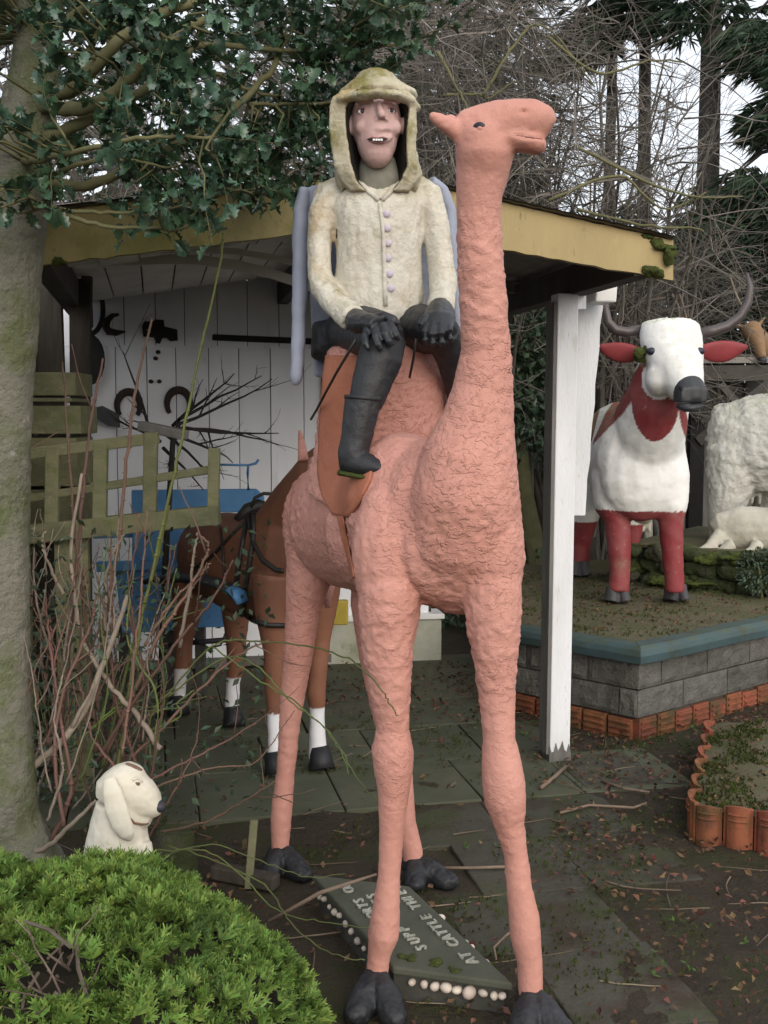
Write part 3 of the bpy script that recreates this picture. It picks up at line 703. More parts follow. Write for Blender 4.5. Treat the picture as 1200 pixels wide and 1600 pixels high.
def proj(c):
    r = c-V((0, 0, CAMH)); dpt = r.y*CP-r.z*SP; up = r.y*SP+r.z*CP
    return (600+F*r.x/dpt, 800-F*up/dpt)
cme = organic(cb, .0065, 7, camel_disp); mouth_cut(cme)
cbody = link_mesh('body', cme, M['camel'], camel)
BVH = BVHTree.FromPolygons([v.co for v in cme.vertices], [tuple(p.vertices) for p in cme.polygons])
def hit(px, py, bvh=BVH):
    d = ray(px, py).normalized(); h = bvh.ray_cast(V((0, 0, CAMH)), d); return h[0], h[1]
# eye: dark painted hollow with a salmon bead painted in as a glint
for (px, py) in ((748, 197),):
    h, n = hit(px, py); MB().ell(h-n*.004, (.017, .012, .008), axes=(HX, UPZ, n)).build('eye', M['iris'], cbody, smooth=True)
    MB().ell(h+n*.001-UPZ*.008+HX*.003, (.008, .006, .005), axes=(HX, UPZ, n)).build('eye_glint', M['camel'], cbody, smooth=True)
MB().ell(at(752, 196, 2.95)-HN*.058*1.0, (.017, .012, .008), axes=(HX, UPZ, HN)).build('eye', M['iris'], cbody, smooth=True)
ml_ = []
for i in range(12):
    x = 806+55*i/11; h, n = hit(x, 211+(x-805)*.15)
    if h is not None: ml_.append(h-n*.0015)
if len(ml_) > 3: MB().tube(ml_, [.0012]+[.0026]*(len(ml_)-2)+[.0012], 6).build('mouth', M['lip'], cbody, smooth=True)
h, n = hit(818, 174)
MB().ell(h-n*.003, (.011, .006, .004), axes=((HX+UPZ*.5).normalized(), UPZ, n)).build('nostril', M['lip'], cbody, smooth=True)
# hooves: two long black toes each
def camel_hoof(anx, any_, Y, toes, w=.036):
    mb = MB(); a0 = at(anx, any_, Y)
    mb.ell(a0+V((0, 0, -.008)), (mm(21, Y)*1.12, mm(21, Y)*1.12, .03))
    for (dx, dy, tw) in toes:
        tip = V((a0.x+dx, a0.y+dy, tw*.62))
        mid = a0.lerp(tip, .5)+V((0, 0, .018))
        mb.tube([a0+V((0, 0, .005)), a0.lerp(tip, .25)+V((0, 0, .006)), mid-V((0, 0, .014)), a0.lerp(tip, .8)+V((0, 0, -.006)), tip, tip+(tip-mid)*.22-V((0, 0, .008))], [(tw*.55, tw*.6), (tw*.72, tw*.75), (tw*.9, tw*.85), (tw*.92, tw*.85), (tw*.82, tw*.62), (tw*.4, tw*.35)], 14, UPZ)
        mb.tube([V((mid.x, mid.y, tw*.5)), V((tip.x, tip.y, tw*.45))], [(tw*.9, tw*.5), (tw*.85, tw*.45)], 12, UPZ)
        nail = tip+(tip-mid)*.02+V((0, 0, tw*.12)); mb.ell(nail, (tw*.62, tw*.62, tw*.5))
    mb.tube([V((a0.x, a0.y, .05)), a0], [(.04, .04), (.035, .035)], 12, CAX)
    me = organic(mb, .005, 3, lambda c, n: .004*noise.noise(V((c.x*30, c.y*30, c.z*16)))+.0025*noise.noise(c*60)+.0015*noise.noise(c*120))
    zmin = min(v.co.z for v in me.vertices)
    return link_mesh('hoof', me, M['blackpaint'], camel)
camel_hoof(588, 1522, 3.165, [(-.060, -.150, .046), (.055, -.165, .046)])
camel_hoof(830, 1553, 3.035, [(-.045, -.155, .046), (.080, -.15, .046)])
camel_hoof(438, 1330, 4.09, [(-.040, -.12, .046), (.100, -.11, .046)])
camel_hoof(647, 1348, 4.02, [(.000, -.135, .046), (.130, -.10, .046)])
# tail hanging behind, its tuft showing between the legs
MB().tube([at(490, 720, 4.40), at(488, 730, 4.46), at(495, 770, 4.50), at(505, 860, 4.50), at(512, 915, 4.48), at(512, 950, 4.47)], [.018, .02, .022, .022, .030, .012], 10).build('tail', M['camel'], camel, smooth=True)
MB().tube([at(474, 720, 4.30), at(472, 700, 4.32), at(470, 682, 4.33), at(468, 672, 4.33)], [.022, .017, .011, .005], 10).build('tail_root', M['camel'], camel, smooth=True)
# saddle flap with its girth strap, hugging the flank
def flap(pl, pr, bvh, off, th, name, mat, parent, n=26, m=40, rag=0):
    """grid between a left and a right outline (photo points), laid on the body"""
    def along(pts, t):
        L_ = [0]
        for i in range(len(pts)-1): L_.append(L_[-1]+math.dist(pts[i], pts[i+1]))
        s = t*L_[-1]
        for i in range(len(pts)-1):
            if s <= L_[i+1]+1e-9:
                q = (s-L_[i])/(L_[i+1]-L_[i]+1e-9); return (lerp(pts[i][0], pts[i+1][0], q), lerp(pts[i][1], pts[i+1][1], q))
        return pts[-1]
    vs = []; last = None
    for j in range(m+1):
        l, r = along(pl, j/m), along(pr, j/m)
        for i in range(n+1):
            q = i/n; h, nn = hit(lerp(l[0], r[0], q), lerp(l[1], r[1], q), bvh)
            vs.append((h, nn))
    # smooth the hits so that the flap spans the crusty relief
    pos = [v[0] for v in vs]
    for i, p in enumerate(pos):
        if p is None:
            cand = [pos[k] for k in range(len(pos)) if pos[k] is not None and k//(n+1) == i//(n+1)]
            pos[i] = (cand[0].copy() if cand else None)
    for it in range(3):
        new = []
        for j in range(m+1):
            for i in range(n+1):
                k = j*(n+1)+i; acc = V((0, 0, 0)); c = 0
                for (jj, ii) in ((j, i), (j-1, i), (j+1, i), (j, i-1), (j, i+1)):
                    if 0 <= jj <= m and 0 <= ii <= n and pos[jj*(n+1)+ii] is not None: acc += pos[jj*(n+1)+ii]; c += 1
                new.append(acc/max(c, 1))
        pos = new
    me = bpy.data.meshes.new(name); me.from_pydata([tuple(p) for p in pos], [], [(j*(n+1)+i, j*(n+1)+i+1, (j+1)*(n+1)+i+1, (j+1)*(n+1)+i) for j in range(m) for i in range(n)])
    me.update()
    for v in me.vertices:
        nn = v.normal if v.normal.y < 0 else -v.normal
        v.co += nn*off
    me.polygons.foreach_set('use_smooth', [True]*len(me.polygons))
    o = link_mesh(name, me, mat, parent)
    s = o.modifiers.new('s', 'SOLIDIFY'); s.thickness = th; s.offset = 0
    return o
sf = flap([(508, 552), (503, 620), (499, 690), (497, 740), (504, 775), (524, 806)], [(600, 552), (592, 620), (574, 690), (586, 742), (563, 788), (543, 808)], BVH, .006, .006, 'saddle_flap', M['saddle'], camel)
flap([(526, 800), (535, 840), (546, 880), (552, 905)], [(539, 800), (544, 838), (552, 876), (556, 903)], BVH, .004, .004, 'girth_strap', M['saddle'], sf, n=5, m=24)
# ---------------------------------------------------------------- the rider
rider = empty('person_statue', at(600, 540, 3.66), label='hooded rider figure in cream coat, black gloves and boots seated on the camel', cat='statue')
RY = 3.60
def rt(mb, rows, up=V((0, 1, 0)), seg=16):
    mb.tube([at(x, y, Y) for x, y, Y, a, b in rows], [(a, b) for x, y, Y, a, b in rows], seg, up)
# body: trunk, legs and neck under the clothes as one figure
bm_ = MB()
rt(bm_, [(592, 545, 3.66, .15, .12), (592, 500, 3.65, .145, .11), (592, 440, 3.64, .13, .10), (592, 330, 3.62, .15, .10), (590, 292, 3.62, .10, .07), (589, 262, 3.60, .052, .055), (588, 240, 3.58, .052, .055)])
rt(bm_, [(545, 520, 3.72, .085, .085), (560, 515, 3.58, .085, .08), (585, 522, 3.42, .078, .075), (598, 530, 3.34, .070, .07)], UPZ)
rt(bm_, [(603, 528, 3.31, .062, .062), (594, 560, 3.285, .066, .062), (580, 600, 3.27, .058, .056), (570, 635, 3.26, .050, .050)])
rt(bm_, [(632, 520, 3.72, .085, .085), (655, 514, 3.58, .085, .08), (682, 515, 3.44, .072, .07), (690, 520, 3.42, .060, .060)], UPZ)
rt(bm_, [(692, 518, 3.43, .055, .055), (706, 560, 3.50, .050, .05), (718, 600, 3.55, .048, .048), (724, 640, 3.58, .045, .045)])
rt(bm_, [(530, 505, 3.74, .09, .1), (530, 545, 3.76, .10, .1), (545, 556, 3.72, .05, .06)])
bme = organic(bm_, .007, 5, lambda c, n: .002*noise.noise(c*45))
rbody = link_mesh('body', bme, M['blackpaint'], rider)
# boots
bt_ = MB()
rt(bt_, [(568, 622, 3.255, .054, .054), (563, 650, 3.25, .050, .052), (556, 690, 3.245, .045, .048), (551, 712, 3.24, .045, .050), (551, 728, 3.24, .040, .046)])
rt(bt_, [(535, 722, 3.25, .026, .034), (552, 722, 3.235, .040, .040), (574, 727, 3.215, .044, .034), (596, 732, 3.20, .040, .026), (612, 736, 3.19, .026, .016)], UPZ)
bo = link_mesh('boot', organic(bt_, .005, 3, lambda c, n: .0015*noise.noise(c*50)), M['blackpaint'], rider)
sl = MB(); rt(sl, [(532, 738, 3.25, .026, .010), (552, 741, 3.235, .040, .010), (577, 745, 3.215, .042, .010), (606, 744, 3.195, .028, .009)], UPZ); sl.build('sole', M['moss'], bo, smooth=True)
sl = MB(); rt(sl, [(568.5, 619, 3.255, .057, .057), (568, 625, 3.255, .056, .056)]); sl.build('boot_cuff', M['blackpaint'], bo, smooth=True)
bt_ = MB(); rt(bt_, [(722, 625, 3.57, .052, .052), (730, 690, 3.60, .046, .046), (734, 712, 3.58, .042, .046), (742, 728, 3.54, .038, .03), (752, 734, 3.48, .02, .012)])
link_mesh('boot', organic(bt_, .006, 3), M['blackpaint'], rider)
# coat: trunk and both sleeves
co = MB()
rt(co, [(592, 505, 3.64, .140, .120), (592, 488, 3.635, .150, .128), (592, 460, 3.63, .146, .125), (592, 410, 3.625, .136, .118), (592, 360, 3.62, .140, .115), (592, 322, 3.62, .158, .110), (591, 298, 3.62, .145, .09), (590, 282, 3.62, .10, .07), (590, 272, 3.61, .075, .065)], seg=22)
rt(co, [(538, 302, 3.64, .055, .065), (515, 306, 3.63, .052, .065), (503, 335, 3.62, .045, .058), (499, 380, 3.61, .038, .05), (499, 425, 3.59, .037, .046), (507, 452, 3.56, .040, .044), (527, 477, 3.49, .042, .042), (553, 499, 3.42, .042, .042)], V((0, 1, .3)))
rt(co, [(650, 300, 3.64, .055, .065), (670, 308, 3.63, .046, .062), (680, 345, 3.62, .042, .055), (687, 400, 3.60, .040, .05), (692, 440, 3.57, .042, .046), (691, 468, 3.52, .043, .045), (688, 484, 3.49, .043, .043)])
def coat_disp(c, n):
    return .004*noise.noise(V((c.x*22, c.y*22, c.z*9)))+.003*noise.noise(V((c.x*50, c.y*50, c.z*26)))+.0022*noise.noise(c*110)
cme2 = organic(co, .006, 5, coat_disp)
coat = link_mesh('coat', cme2, M['coat'], rider)
CBVH = BVHTree.FromPolygons([v.co for v in cme2.vertices], [tuple(p.vertices) for p in cme2.polygons])
# button band and collar edges, buttons
def ridge(pts, r, name, mat, parent, bvh, off=.002):
    p = []
    for (x, y) in pts:
        h, n = hit(x, y, bvh)
        if h is not None: p.append(h+n*off)
    return MB().tube(p, r, 8).build(name, mat, parent, smooth=True)
ridge([(594, 318), (597, 345), (599, 375), (600, 410), (601, 445), (602, 478)], .007, 'button_band', M['coat'], coat, CBVH)
ridge([(556, 284), (566, 290), (578, 301), (592, 313)], .009, 'collar', M['coat'], coat, CBVH)
ridge([(627, 284), (618, 292), (607, 303), (597, 313)], .008, 'collar', M['coat'], coat, CBVH)
for (x, y) in ((604, 335), (605, 357), (606, 380), (606, 404), (608, 428), (610, 451)):
    h, n = hit(x, y, CBVH); MB().ell(h+n*.002, (.0115, .0115, .007), axes=(V((1, 0, 0)), V((0, 0, 1)), n), nu=12, nv=7).build('button', M['mauve'], coat, smooth=True)
# gloved hands: palm, four knuckled fingers and a thumb, laid on the thighs
def glove(wr, palm, fingers, thumb):
    mb = MB(); w = at(*wr)
    mb.tube([w]+[at(x, y, Y) for x, y, Y, a, b in palm], [(.036, .036)]+[(a, b) for x, y, Y, a, b in palm], 16, UPZ)
    for f in fingers+[thumb]:
        n = len(f['p']); r = f['r']
        mb.tube([at(*q) for q in f['p']], [r*(1.0-.22*i/(n-1)) if i < n-1 else r*.55 for i in range(n)], 10, UPZ)
    return link_mesh('glove', organic(mb, .0036, 2, lambda c, n: .0012*noise.noise(c*60)), M['glove'], rider)
glove((556, 500, 3.41), [(566, 505, 3.355, .046, .034), (582, 506, 3.30, .048, .030), (596, 508, 3.265, .040, .024)],
      [dict(p=[(575, 515, 3.275), (570, 527, 3.245), (572, 538, 3.225), (577, 546, 3.22)], r=.0135),
       dict(p=[(586, 512, 3.262), (588, 527, 3.228), (592, 540, 3.215), (597, 547, 3.215)], r=.0145),
       dict(p=[(598, 508, 3.255), (603, 522, 3.222), (608, 534, 3.212), (613, 541, 3.215)], r=.0145),
       dict(p=[(607, 505, 3.262), (614, 515, 3.232), (620, 525, 3.222), (624, 532, 3.225)], r=.0135)],
      dict(p=[(588, 496, 3.30), (602, 494, 3.275), (616, 499, 3.262), (624, 507, 3.262)], r=.0145))
glove((688, 482, 3.48), [(687, 490, 3.42, .046, .034), (686, 502, 3.36, .050, .032), (683, 514, 3.325, .042, .026)],
      [dict(p=[(668, 508, 3.33), (664, 520, 3.305), (664, 531, 3.30), (668, 538, 3.31)], r=.0135),
       dict(p=[(677, 510, 3.315), (675, 524, 3.29), (676, 535, 3.29), (679, 541, 3.30)], r=.0145),
       dict(p=[(689, 510, 3.315), (689, 523, 3.292), (690, 534, 3.295), (692, 540, 3.305)], r=.0145),
       dict(p=[(699, 506, 3.33), (702, 518, 3.31), (703, 528, 3.31), (703, 534, 3.32)], r=.0135)],
      dict(p=[(672, 492, 3.38), (663, 498, 3.345), (658, 508, 3.33), (658, 516, 3.33)], r=.0145))
# reins from the hand
MB().tube([at(556, 530, 3.28), at(545, 550, 3.30), at(527, 580, 3.36), at(508, 615, 3.46), at(495, 640, 3.6), at(486, 655, 3.75)], .0045, 6).build('rein', M['leather'], rider, smooth=True)
MB().tube([at(650, 530, 3.33), at(646, 560, 3.36), at(640, 590, 3.42)], .004, 6).build('rein', M['leather'], rider, smooth=True)
# cape of blue-grey plaster hanging down the back, its rolled edges showing at both sides
cp = MB()
cp.tube([at(476, 292, 3.70), at(470, 330, 3.72), at(469, 400, 3.72), at(468, 470, 3.71), at(466, 540, 3.70), at(463, 590, 3.69), at(462, 604, 3.69)], [(.018, .03), (.026, .034), (.027, .034), (.026, .032), (.024, .03), (.022, .026), (.012, .016)], 14, V((0, 1, 0)))
cp.tube([at(672, 282, 3.70), at(690, 296, 3.72), at(702, 330, 3.73), at(707, 400, 3.73), at(712, 470, 3.72), at(716, 540, 3.72), at(718, 580, 3.72)], [(.018, .03), (.024, .03), (.024, .03), (.022, .03), (.022, .03), (.02, .028), (.014, .02)], 14, V((0, 1, 0)))
tp = [(476, 292), (520, 284), (592, 276), (650, 280), (690, 296)]; bp_ = [(490, 590), (530, 594), (592, 596), (650, 594), (705, 588)]
fv = []
for k in range(9):
    t = k/8
    for i in range(5):
        x = lerp(tp[i][0], bp_[i][0], t); y = lerp(tp[i][1], bp_[i][1], t); fv.append(at(x, y, 3.775+.03*math.sin(i*1.7)+.045*t))
bk = [v+V((0, .03, 0)) for v in fv]
fq = [(k*5+i, k*5+i+1, (k+1)*5+i+1, (k+1)*5+i) for k in range(8) for i in range(4)]
cpv = MB(); cpv.add(fv+bk, fq+[(a+45, d+45, c+45, b+45) for a, b, c, d in fq])
rim = list(range(0, 5))+[k*5+4 for k in range(1, 9)]+[40+i for i in range(3, -1, -1)]+[k*5 for k in range(7, 0, -1)]
cpv.add([fv[i] for i in rim]+[bk[i] for i in rim], [(i, (i+1) % len(rim), len(rim)+(i+1) % len(rim), len(rim)+i) for i in range(len(rim))])
bmx = bmesh.new(); mex = cpv.mesh('t'); bmx.from_mesh(mex); bmesh.ops.remove_doubles(bmx, verts=bmx.verts, dist=1e-5); bmesh.ops.recalc_face_normals(bmx, faces=bmx.faces); bmx.to_mesh(mex); bmx.free()
cp.add([v.co.copy() for v in mex.vertices], [tuple(p.vertices) for p in mex.polygons])
link_mesh('cape', organic(cp, .009, 4, lambda c, n: .003*noise.noise(c*22)), M['cape'], rider)
# head
HY = 3.53
hm = MB()
FX, FZ = V((1, 0, 0)), V((0, 0, 1))
FN = V((.10, -.99, 0)).normalized(); FXx = V((.99, .10, 0)).normalized()
axh = (FXx, FN, FZ)
def hp_(px, py, d=0): return at(px, py, HY)+FN*d
hm.ell(hp_(588, 190, -.01), (.077, .092, .108), axh, 20, 14)
hm.ell(hp_(588, 212, .012), (.064, .078, .102), axh, 20, 14)
hm.ell(hp_(589, 240, .028), (.047, .050, .050), axh, 16, 10)
hm.ell(hp_(590, 252, .036), (.026, .030, .020), axh)
hm.ell(hp_(566, 206, .052), (.026, .024, .026), axh); hm.ell(hp_(612, 206, .050), (.024, .024, .026), axh)   # cheeks
hm.tube([hp_(588, 170, .072), hp_(589, 182, .088), hp_(591, 192, .102), hp_(592, 198, .104)], [(.009, .010), (.010, .011), (.0125, .013), (.010, .008)], 10, FN)
hm.ell(hp_(584, 198, .084), (.007, .010, .006), axh); hm.ell(hp_(599, 198, .084), (.007, .010, .006), axh)
hm.tube([hp_(555, 168, .062), hp_(566, 165, .076), hp_(580, 168, .082)], [.010, .012, .009], 8, FN); hm.tube([hp_(597, 168, .082), hp_(611, 164, .076), hp_(622, 167, .060)], [.009, .012, .010], 8, FN)
hm.tube([hp_(570, 215, .066), hp_(580, 212, .082), hp_(590, 213, .088), hp_(600, 211, .083), hp_(609, 213, .068)], [.005, .008, .007, .008, .005], 8, FN)
hm.tube([hp_(572, 226, .064), hp_(582, 229, .078), hp_(592, 230, .083), hp_(601, 227, .078), hp_(609, 221, .066)], [.006, .010, .010, .010, .006], 8, FN)
hm.ell(hp_(545, 197, -.005), (.014, .02, .03), axh); hm.ell(hp_(632, 197, -.005), (.014, .02, .03), axh)
hme = organic(hm, .0042, 3, lambda c, n: .001*noise.noise(c*60))
head = link_mesh('head', hme, M['skin'], rider)
HB_ = BVHTree.FromPolygons([v.co for v in hme.vertices], [tuple(p.vertices) for p in hme.polygons])
for (x, y, s) in ((566, 174, 1), (611, 173, .85)):
    h, n = hit(x, y, HB_); n = (n+FN*1.5).normalized()
    e = MB().ell(h-n*.003, (.0140*s, .0085, .008), axes=(FXx, FZ, n), nu=16, nv=10).build('eye', M['white'], head, smooth=True)
    q = h+n*.004+FXx*.001; MB().ell(q, (.0062, .0066, .0035), axes=(FXx, FZ, n)).build('pupil', M['iris'], e, smooth=True)
    MB().tube([h+FXx*dx+FZ*dz+n*dn for dx, dz, dn in ((-.018*s, -.002, -.004), (-.009*s, .006, .004), (0, .0082, .006), (.009*s, .006, .004), (.018*s, -.002, -.004))], .0028, 6).build('eyelid', M['lip'], e, smooth=True)
pts = []
for (x, y) in ((576, 218), (582, 218), (590, 219), (598, 218), (604, 217)):
    h, n = hit(x, y, HB_); pts.append(h-FN*.001)
mo = MB().tube(pts, [(.003, .003), (.004, .006), (.004, .007), (.004, .006), (.003, .003)], 10, FZ).build('mouth', M['hoodin'], head, smooth=True)
for i, x in enumerate((584, 588, 592, 596)):
    h, n = hit(x, 219, HB_); MB().box(h+FN*.003, (.0075, .005, .0070), axes=(FXx, FN, FZ)).build('tooth', M['white'], mo, bevel=.002)
for pl_ in (((574, 217.5), (581, 215), (590, 216), (598, 215), (606, 216.5)), ((576, 219.5), (583, 222.5), (591, 223.5), (599, 222), (605, 218.5))):
    q = [hit(x, y, HB_) for x, y in pl_]; MB().tube([h+n*.0005 for h, n in q], [.0015, .003, .003, .003, .0015], 8).build('lip', M['lip'], head, smooth=True)
# scarf at the throat
sc_ = MB(); rt(sc_, [(590, 250, 3.585, .055, .05), (591, 268, 3.57, .062, .055), (593, 288, 3.56, .064, .045), (595, 308, 3.545, .02, .02)]); link_mesh('scarf', organic(sc_, .006, 3), M['neckpaint'], rider)
# hood: a thick horseshoe shell round the head, flaring to the shoulders
hv = []; NH = 22
lev = [(300, 572, 612, 548, 640, .015), (284, 556, 628, 532, 652, .008), (262, 549, 636, 522, 652, -.01), (235, 545, 634, 519, 649, -.015), (205, 541, 636, 515, 650, -.02), (175, 541, 638, 515, 650, -.02), (158, 546, 634, 520, 648, -.02), (147, 562, 618, 536, 636, -.02)]
inner, outer = [], []
for (y, xl, xr, ol, orr, dd) in lev:
    for lst, a, b, sh_ in ((inner, xl, xr, 0), (outer, ol, orr, 1)):
        pl_, pr_ = at(a, y, HY), at(b, y, HY); cx = (pl_+pr_)/2; hw = (pr_-pl_).length/2
        for i in range(NH+1):
            q = math.pi*i/NH            # left front edge, round the back, right front edge
            depth = (.135 if sh_ else .105)
            fr = -.045+dd                # front edge stands a little before the face
            p = cx+V((-hw*math.cos(q)*(1 if sh_ else 1), 0, 0))
            p.y = HY+fr+.015*sh_+ (depth+.06)*math.sin(q)
            lst.append(p)
n1 = NH+1; nl_ = len(lev)
hb = MB()
def sheet(lst): return [(j*n1+i, j*n1+i+1, (j+1)*n1+i+1, (j+1)*n1+i) for j in range(nl_-1) for i in range(NH)]
hb.v = inner+outer; k = len(inner)
hb.f = sheet(inner)+[(a+k, d+k, c+k, b+k) for a, b, c, d in sheet(outer)]
for j in range(nl_-1):
    for i in (0, NH): hb.f.append((j*n1+i, (j+1)*n1+i, k+(j+1)*n1+i, k+j*n1+i))
for j in (0, nl_-1):
    for i in range(NH): hb.f.append((j*n1+i, j*n1+i+1, k+j*n1+i+1, k+j*n1+i))
# roof of the hood, brim and crown of the hat
hb.ell(at(590, 150, HY+.06), (.125, .125, .035), nu=20, nv=10)
hb.ell(at(588, 143, HY+.06), (.100, .11, .040), nu=20, nv=10)
brim = [at(x, y, HY-d) for x, y, d in ((522, 166, .02), (535, 155, .06), (560, 149, .10), (590, 146, .12), (618, 149, .10), (640, 158, .06), (654, 170, .01))]
hb.tube(brim, [(.012, .011), (.018, .012), (.026, .013), (.03, .014), (.026, .013), (.018, .012), (.012, .011)], 12, UPZ)
hb.tube([at(588, 140, HY+.05), at(587, 128, HY+.05), at(586, 118, HY+.05), at(586, 112, HY+.05)], [(.082, .09), (.066, .08), (.060, .07), (.04, .048)], 18, V((0, 1, 0)))
for s_ in (-1, 1):
    hb.tube([at(531 if s_ < 0 else 645, 240, HY+.0), at(530 if s_ < 0 else 652, 270, HY+.02), at(532 if s_ < 0 else 650, 284, HY+.05)], [(.014, .03), (.014, .04), (.012, .05)], 12, V((0, 1, 0)))
hoodme = organic(hb, .0055, 3, lambda c, n: .003*noise.noise(c*26)+.002*noise.noise(c*60)+.0015*noise.noise(c*120))
hood = link_mesh('hood', hoodme, M['hood'], rider)
# near-black sheet just within the hood's inner face
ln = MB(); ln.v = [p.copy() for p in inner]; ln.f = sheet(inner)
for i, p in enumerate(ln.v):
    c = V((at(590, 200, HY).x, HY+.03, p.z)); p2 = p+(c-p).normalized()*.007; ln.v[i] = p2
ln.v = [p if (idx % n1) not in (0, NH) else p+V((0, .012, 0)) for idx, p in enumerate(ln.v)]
ln.build('hood_inner_sheet', M['hoodin'], hood, smooth=True)
# ---------------------------------------------------------------- cow statue on the platform
def tubepx(mb, rows, up=V((0, 1, 0)), seg=16):
    """rows of (x, y, Y, half-width px, depth ratio)"""
    mb.tube([at(x, y, Y) for x, y, Y, a, k in rows], [(mm(a, Y), mm(a, Y)*k) for x, y, Y, a, k in rows], seg, up)
CY = 7.25
cowg = V((1.68, 7.3, ZP))
cow = empty('cow_statue', cowg, label='white cow statue with red legs, bib and ears and long dark horns', cat='cow')
cw = MB()
def fullrow(px, py, Y, a, b): return at(px, py, Y), (a, b)
def shift_front(Y): return Y
# trunk from rump to chest
tk = [(962, 705, 8.75, .20, .25), (968, 702, 8.6, .30, .33), (975, 704, 8.2, .335, .36), (985, 710, 7.75, .325, .36), (995, 715, 7.4, .305, .37), (1003, 722, 7.2, .285, .37), (1008, 725, 7.12, .235, .33)]
cw.tube([at(x, y, Y) for x, y, Y, a, b in tk], [(a, b) for x, y, Y, a, b in tk], 26, UPZ)
tubepx(cw, [(970, 670, 7.45, 10, 1.3), (962, 705, 7.38, 26, 1.3), (957, 745, 7.32, 33, 1.3), (957, 790, 7.3, 29, 1.2), (965, 815, 7.25, 20, 1.1), (968, 865, 7.23, 18.5, 1.05), (968, 895, 7.23, 16.5, 1.0), (966, 925, 7.22, 17, 1.0)])
tubepx(cw, [(1040, 665, 7.4, 8, 1.3), (1048, 705, 7.28, 22, 1.3), (1050, 745, 7.22, 27, 1.3), (1048, 790, 7.2, 26, 1.2), (1048, 815, 7.18, 19.5, 1.1), (1051, 870, 7.17, 17, 1.0), (1053, 895, 7.16, 15.5, 1.0), (1055, 925, 7.16, 16, 1.0)])
tubepx(cw, [(935, 740, 8.45, 40, 1.2), (912, 800, 8.45, 26, 1.2), (907, 850, 8.5, 16, 1.0), (906, 888, 8.5, 14, 1.0)])
tubepx(cw, [(985, 760, 8.3, 38, 1.2), (984, 820, 8.25, 22, 1.2), (984, 860, 8.22, 13, 1.0), (987, 898, 8.2, 11, 1.0)])
cw.ell(at(1004, 740, 7.18), (.275, .16, .31))
# neck and head
tubepx(cw, [(1005, 700, 7.3, 62, 1.1), (1018, 655, 7.12, 56, 1.1), (1030, 615, 6.98, 48, 1.1), (1040, 570, 6.9, 42, 1.0)])
NH_ = V((.28, -.9, -.33)).normalized()
hdr = [(1046, 512, 6.86, 47, .75), (1049, 535, 6.82, 48, .78), (1055, 562, 6.76, 44, .85), (1064, 588, 6.69, 36, .95), (1073, 606, 6.63, 28, 1.0), (1077, 616, 6.60, 25, 1.0)]
tubepx(cw, hdr, V((0, 1, 0)), 20)
cw.ell(at(1047, 508, 6.87), (mm(47, 6.87), .10, mm(11, 6.87)))
cw.ell(at(1030, 592, 6.74), (.085, .10, .10))
cw.ell(at(1000+18, 548, 6.78), (.035, .04, .03)); cw.ell(at(1088, 546, 6.74), (.03, .04, .03))
cowme = organic(cw, .012, 12, lambda c, n: .004*noise.noise(c*14)+.002*noise.noise(c*45))
RED, WHT, DIRT = (.235, .036, .042), (.80, .80, .78), (.62, .60, .52)
def cowpaint(c):
    x, y = proj(c); j = 2.0*noise.noise(c*9)
    front = c.y < 7.6
    if c.z < at(600, 797, 7.2).z and c.z < 1.2 and (c.y < 7.5 and y+j > 796+(3 if x > 1010 else 0)): return RED
    if c.y > 7.9 and c.z < ZP+.42: return RED
    hz = headzone(c)
    if c.y < 7.4 and not hz and ((x-1024)/37)**2+((y-628)/62)**2 < 1+.04*j and y > 570: return RED
    # stripes over the shoulder
    xc = 996-.70*(y-594); hwid = 14*min(1, (696-y)/50)
    if 560 < y < 694 and abs(x-xc) < hwid+.5*j and not hz: return RED
    if 600 < y < 690 and abs(x-(932-.25*(y-600))) < 15 and c.y > 7.3: return (.20, .075, .04)
    if 636 < y < 694 and abs(x-(1066+(y-640)*.17)) < 6*min(1, (696-y)/30) and not hz: return RED
    return WHT
def headzone(c):
    a, b = at(1045, 490, 6.9), at(1080, 625, 6.6)
    d = b-a; t = (c-a).dot(d)/d.dot(d); q = a+d*max(0, min(1, t)); 
    if (c-at(1030, 592, 6.74)).length < .135: return True
    return (c-q).length < lerp(.25, .15, max(0, min(1, t))) and t > -.3
paint(cowme, cowpaint)
cbd = link_mesh('body', cowme, M['cow'], cow)
mz = MB(); tubepx(mz, [(1072, 598, 6.64, 21, 1.0), (1076, 607, 6.60, 25, 1.0), (1079, 616, 6.575, 25.5, .95), (1080, 625, 6.57, 23, .9), (1080, 632, 6.57, 16, .85)])
mzl = MB()
mz.box(at(1079, 617, 6.56), (mm(44, 6.56), .12, mm(24, 6.56)), axes=(V((1, .15, 0)), V((-.15, 1, 0)), V((.1, 0, 1))))
me_ = organic(mz, .007, 10)
mzo = link_mesh('muzzle', me_, M['muzzle'], cow)
mzl.tube([at(x, y, Y) for x, y, Y in ((1060, 634, 6.53), (1070, 638, 6.485), (1082, 638, 6.48), (1096, 634, 6.52))], [.018, .022, .022, .016], 10); mzl.build('lower_lip', M['muzzle'], mzo, smooth=True)
for x, y in ((1064, 606), (1090, 609)):
    MB().ell(at(x, y, 6.51), (.012, .012, .018)).build('nostril', M['blackiron'], mzo, smooth=True)
for x, Y in ((1019, 6.715), (1092, 6.69)):
    e = MB().ell(at(x, 549, Y), (.036, .022, .024)).build('eye', M['iris'], cbd, smooth=True)
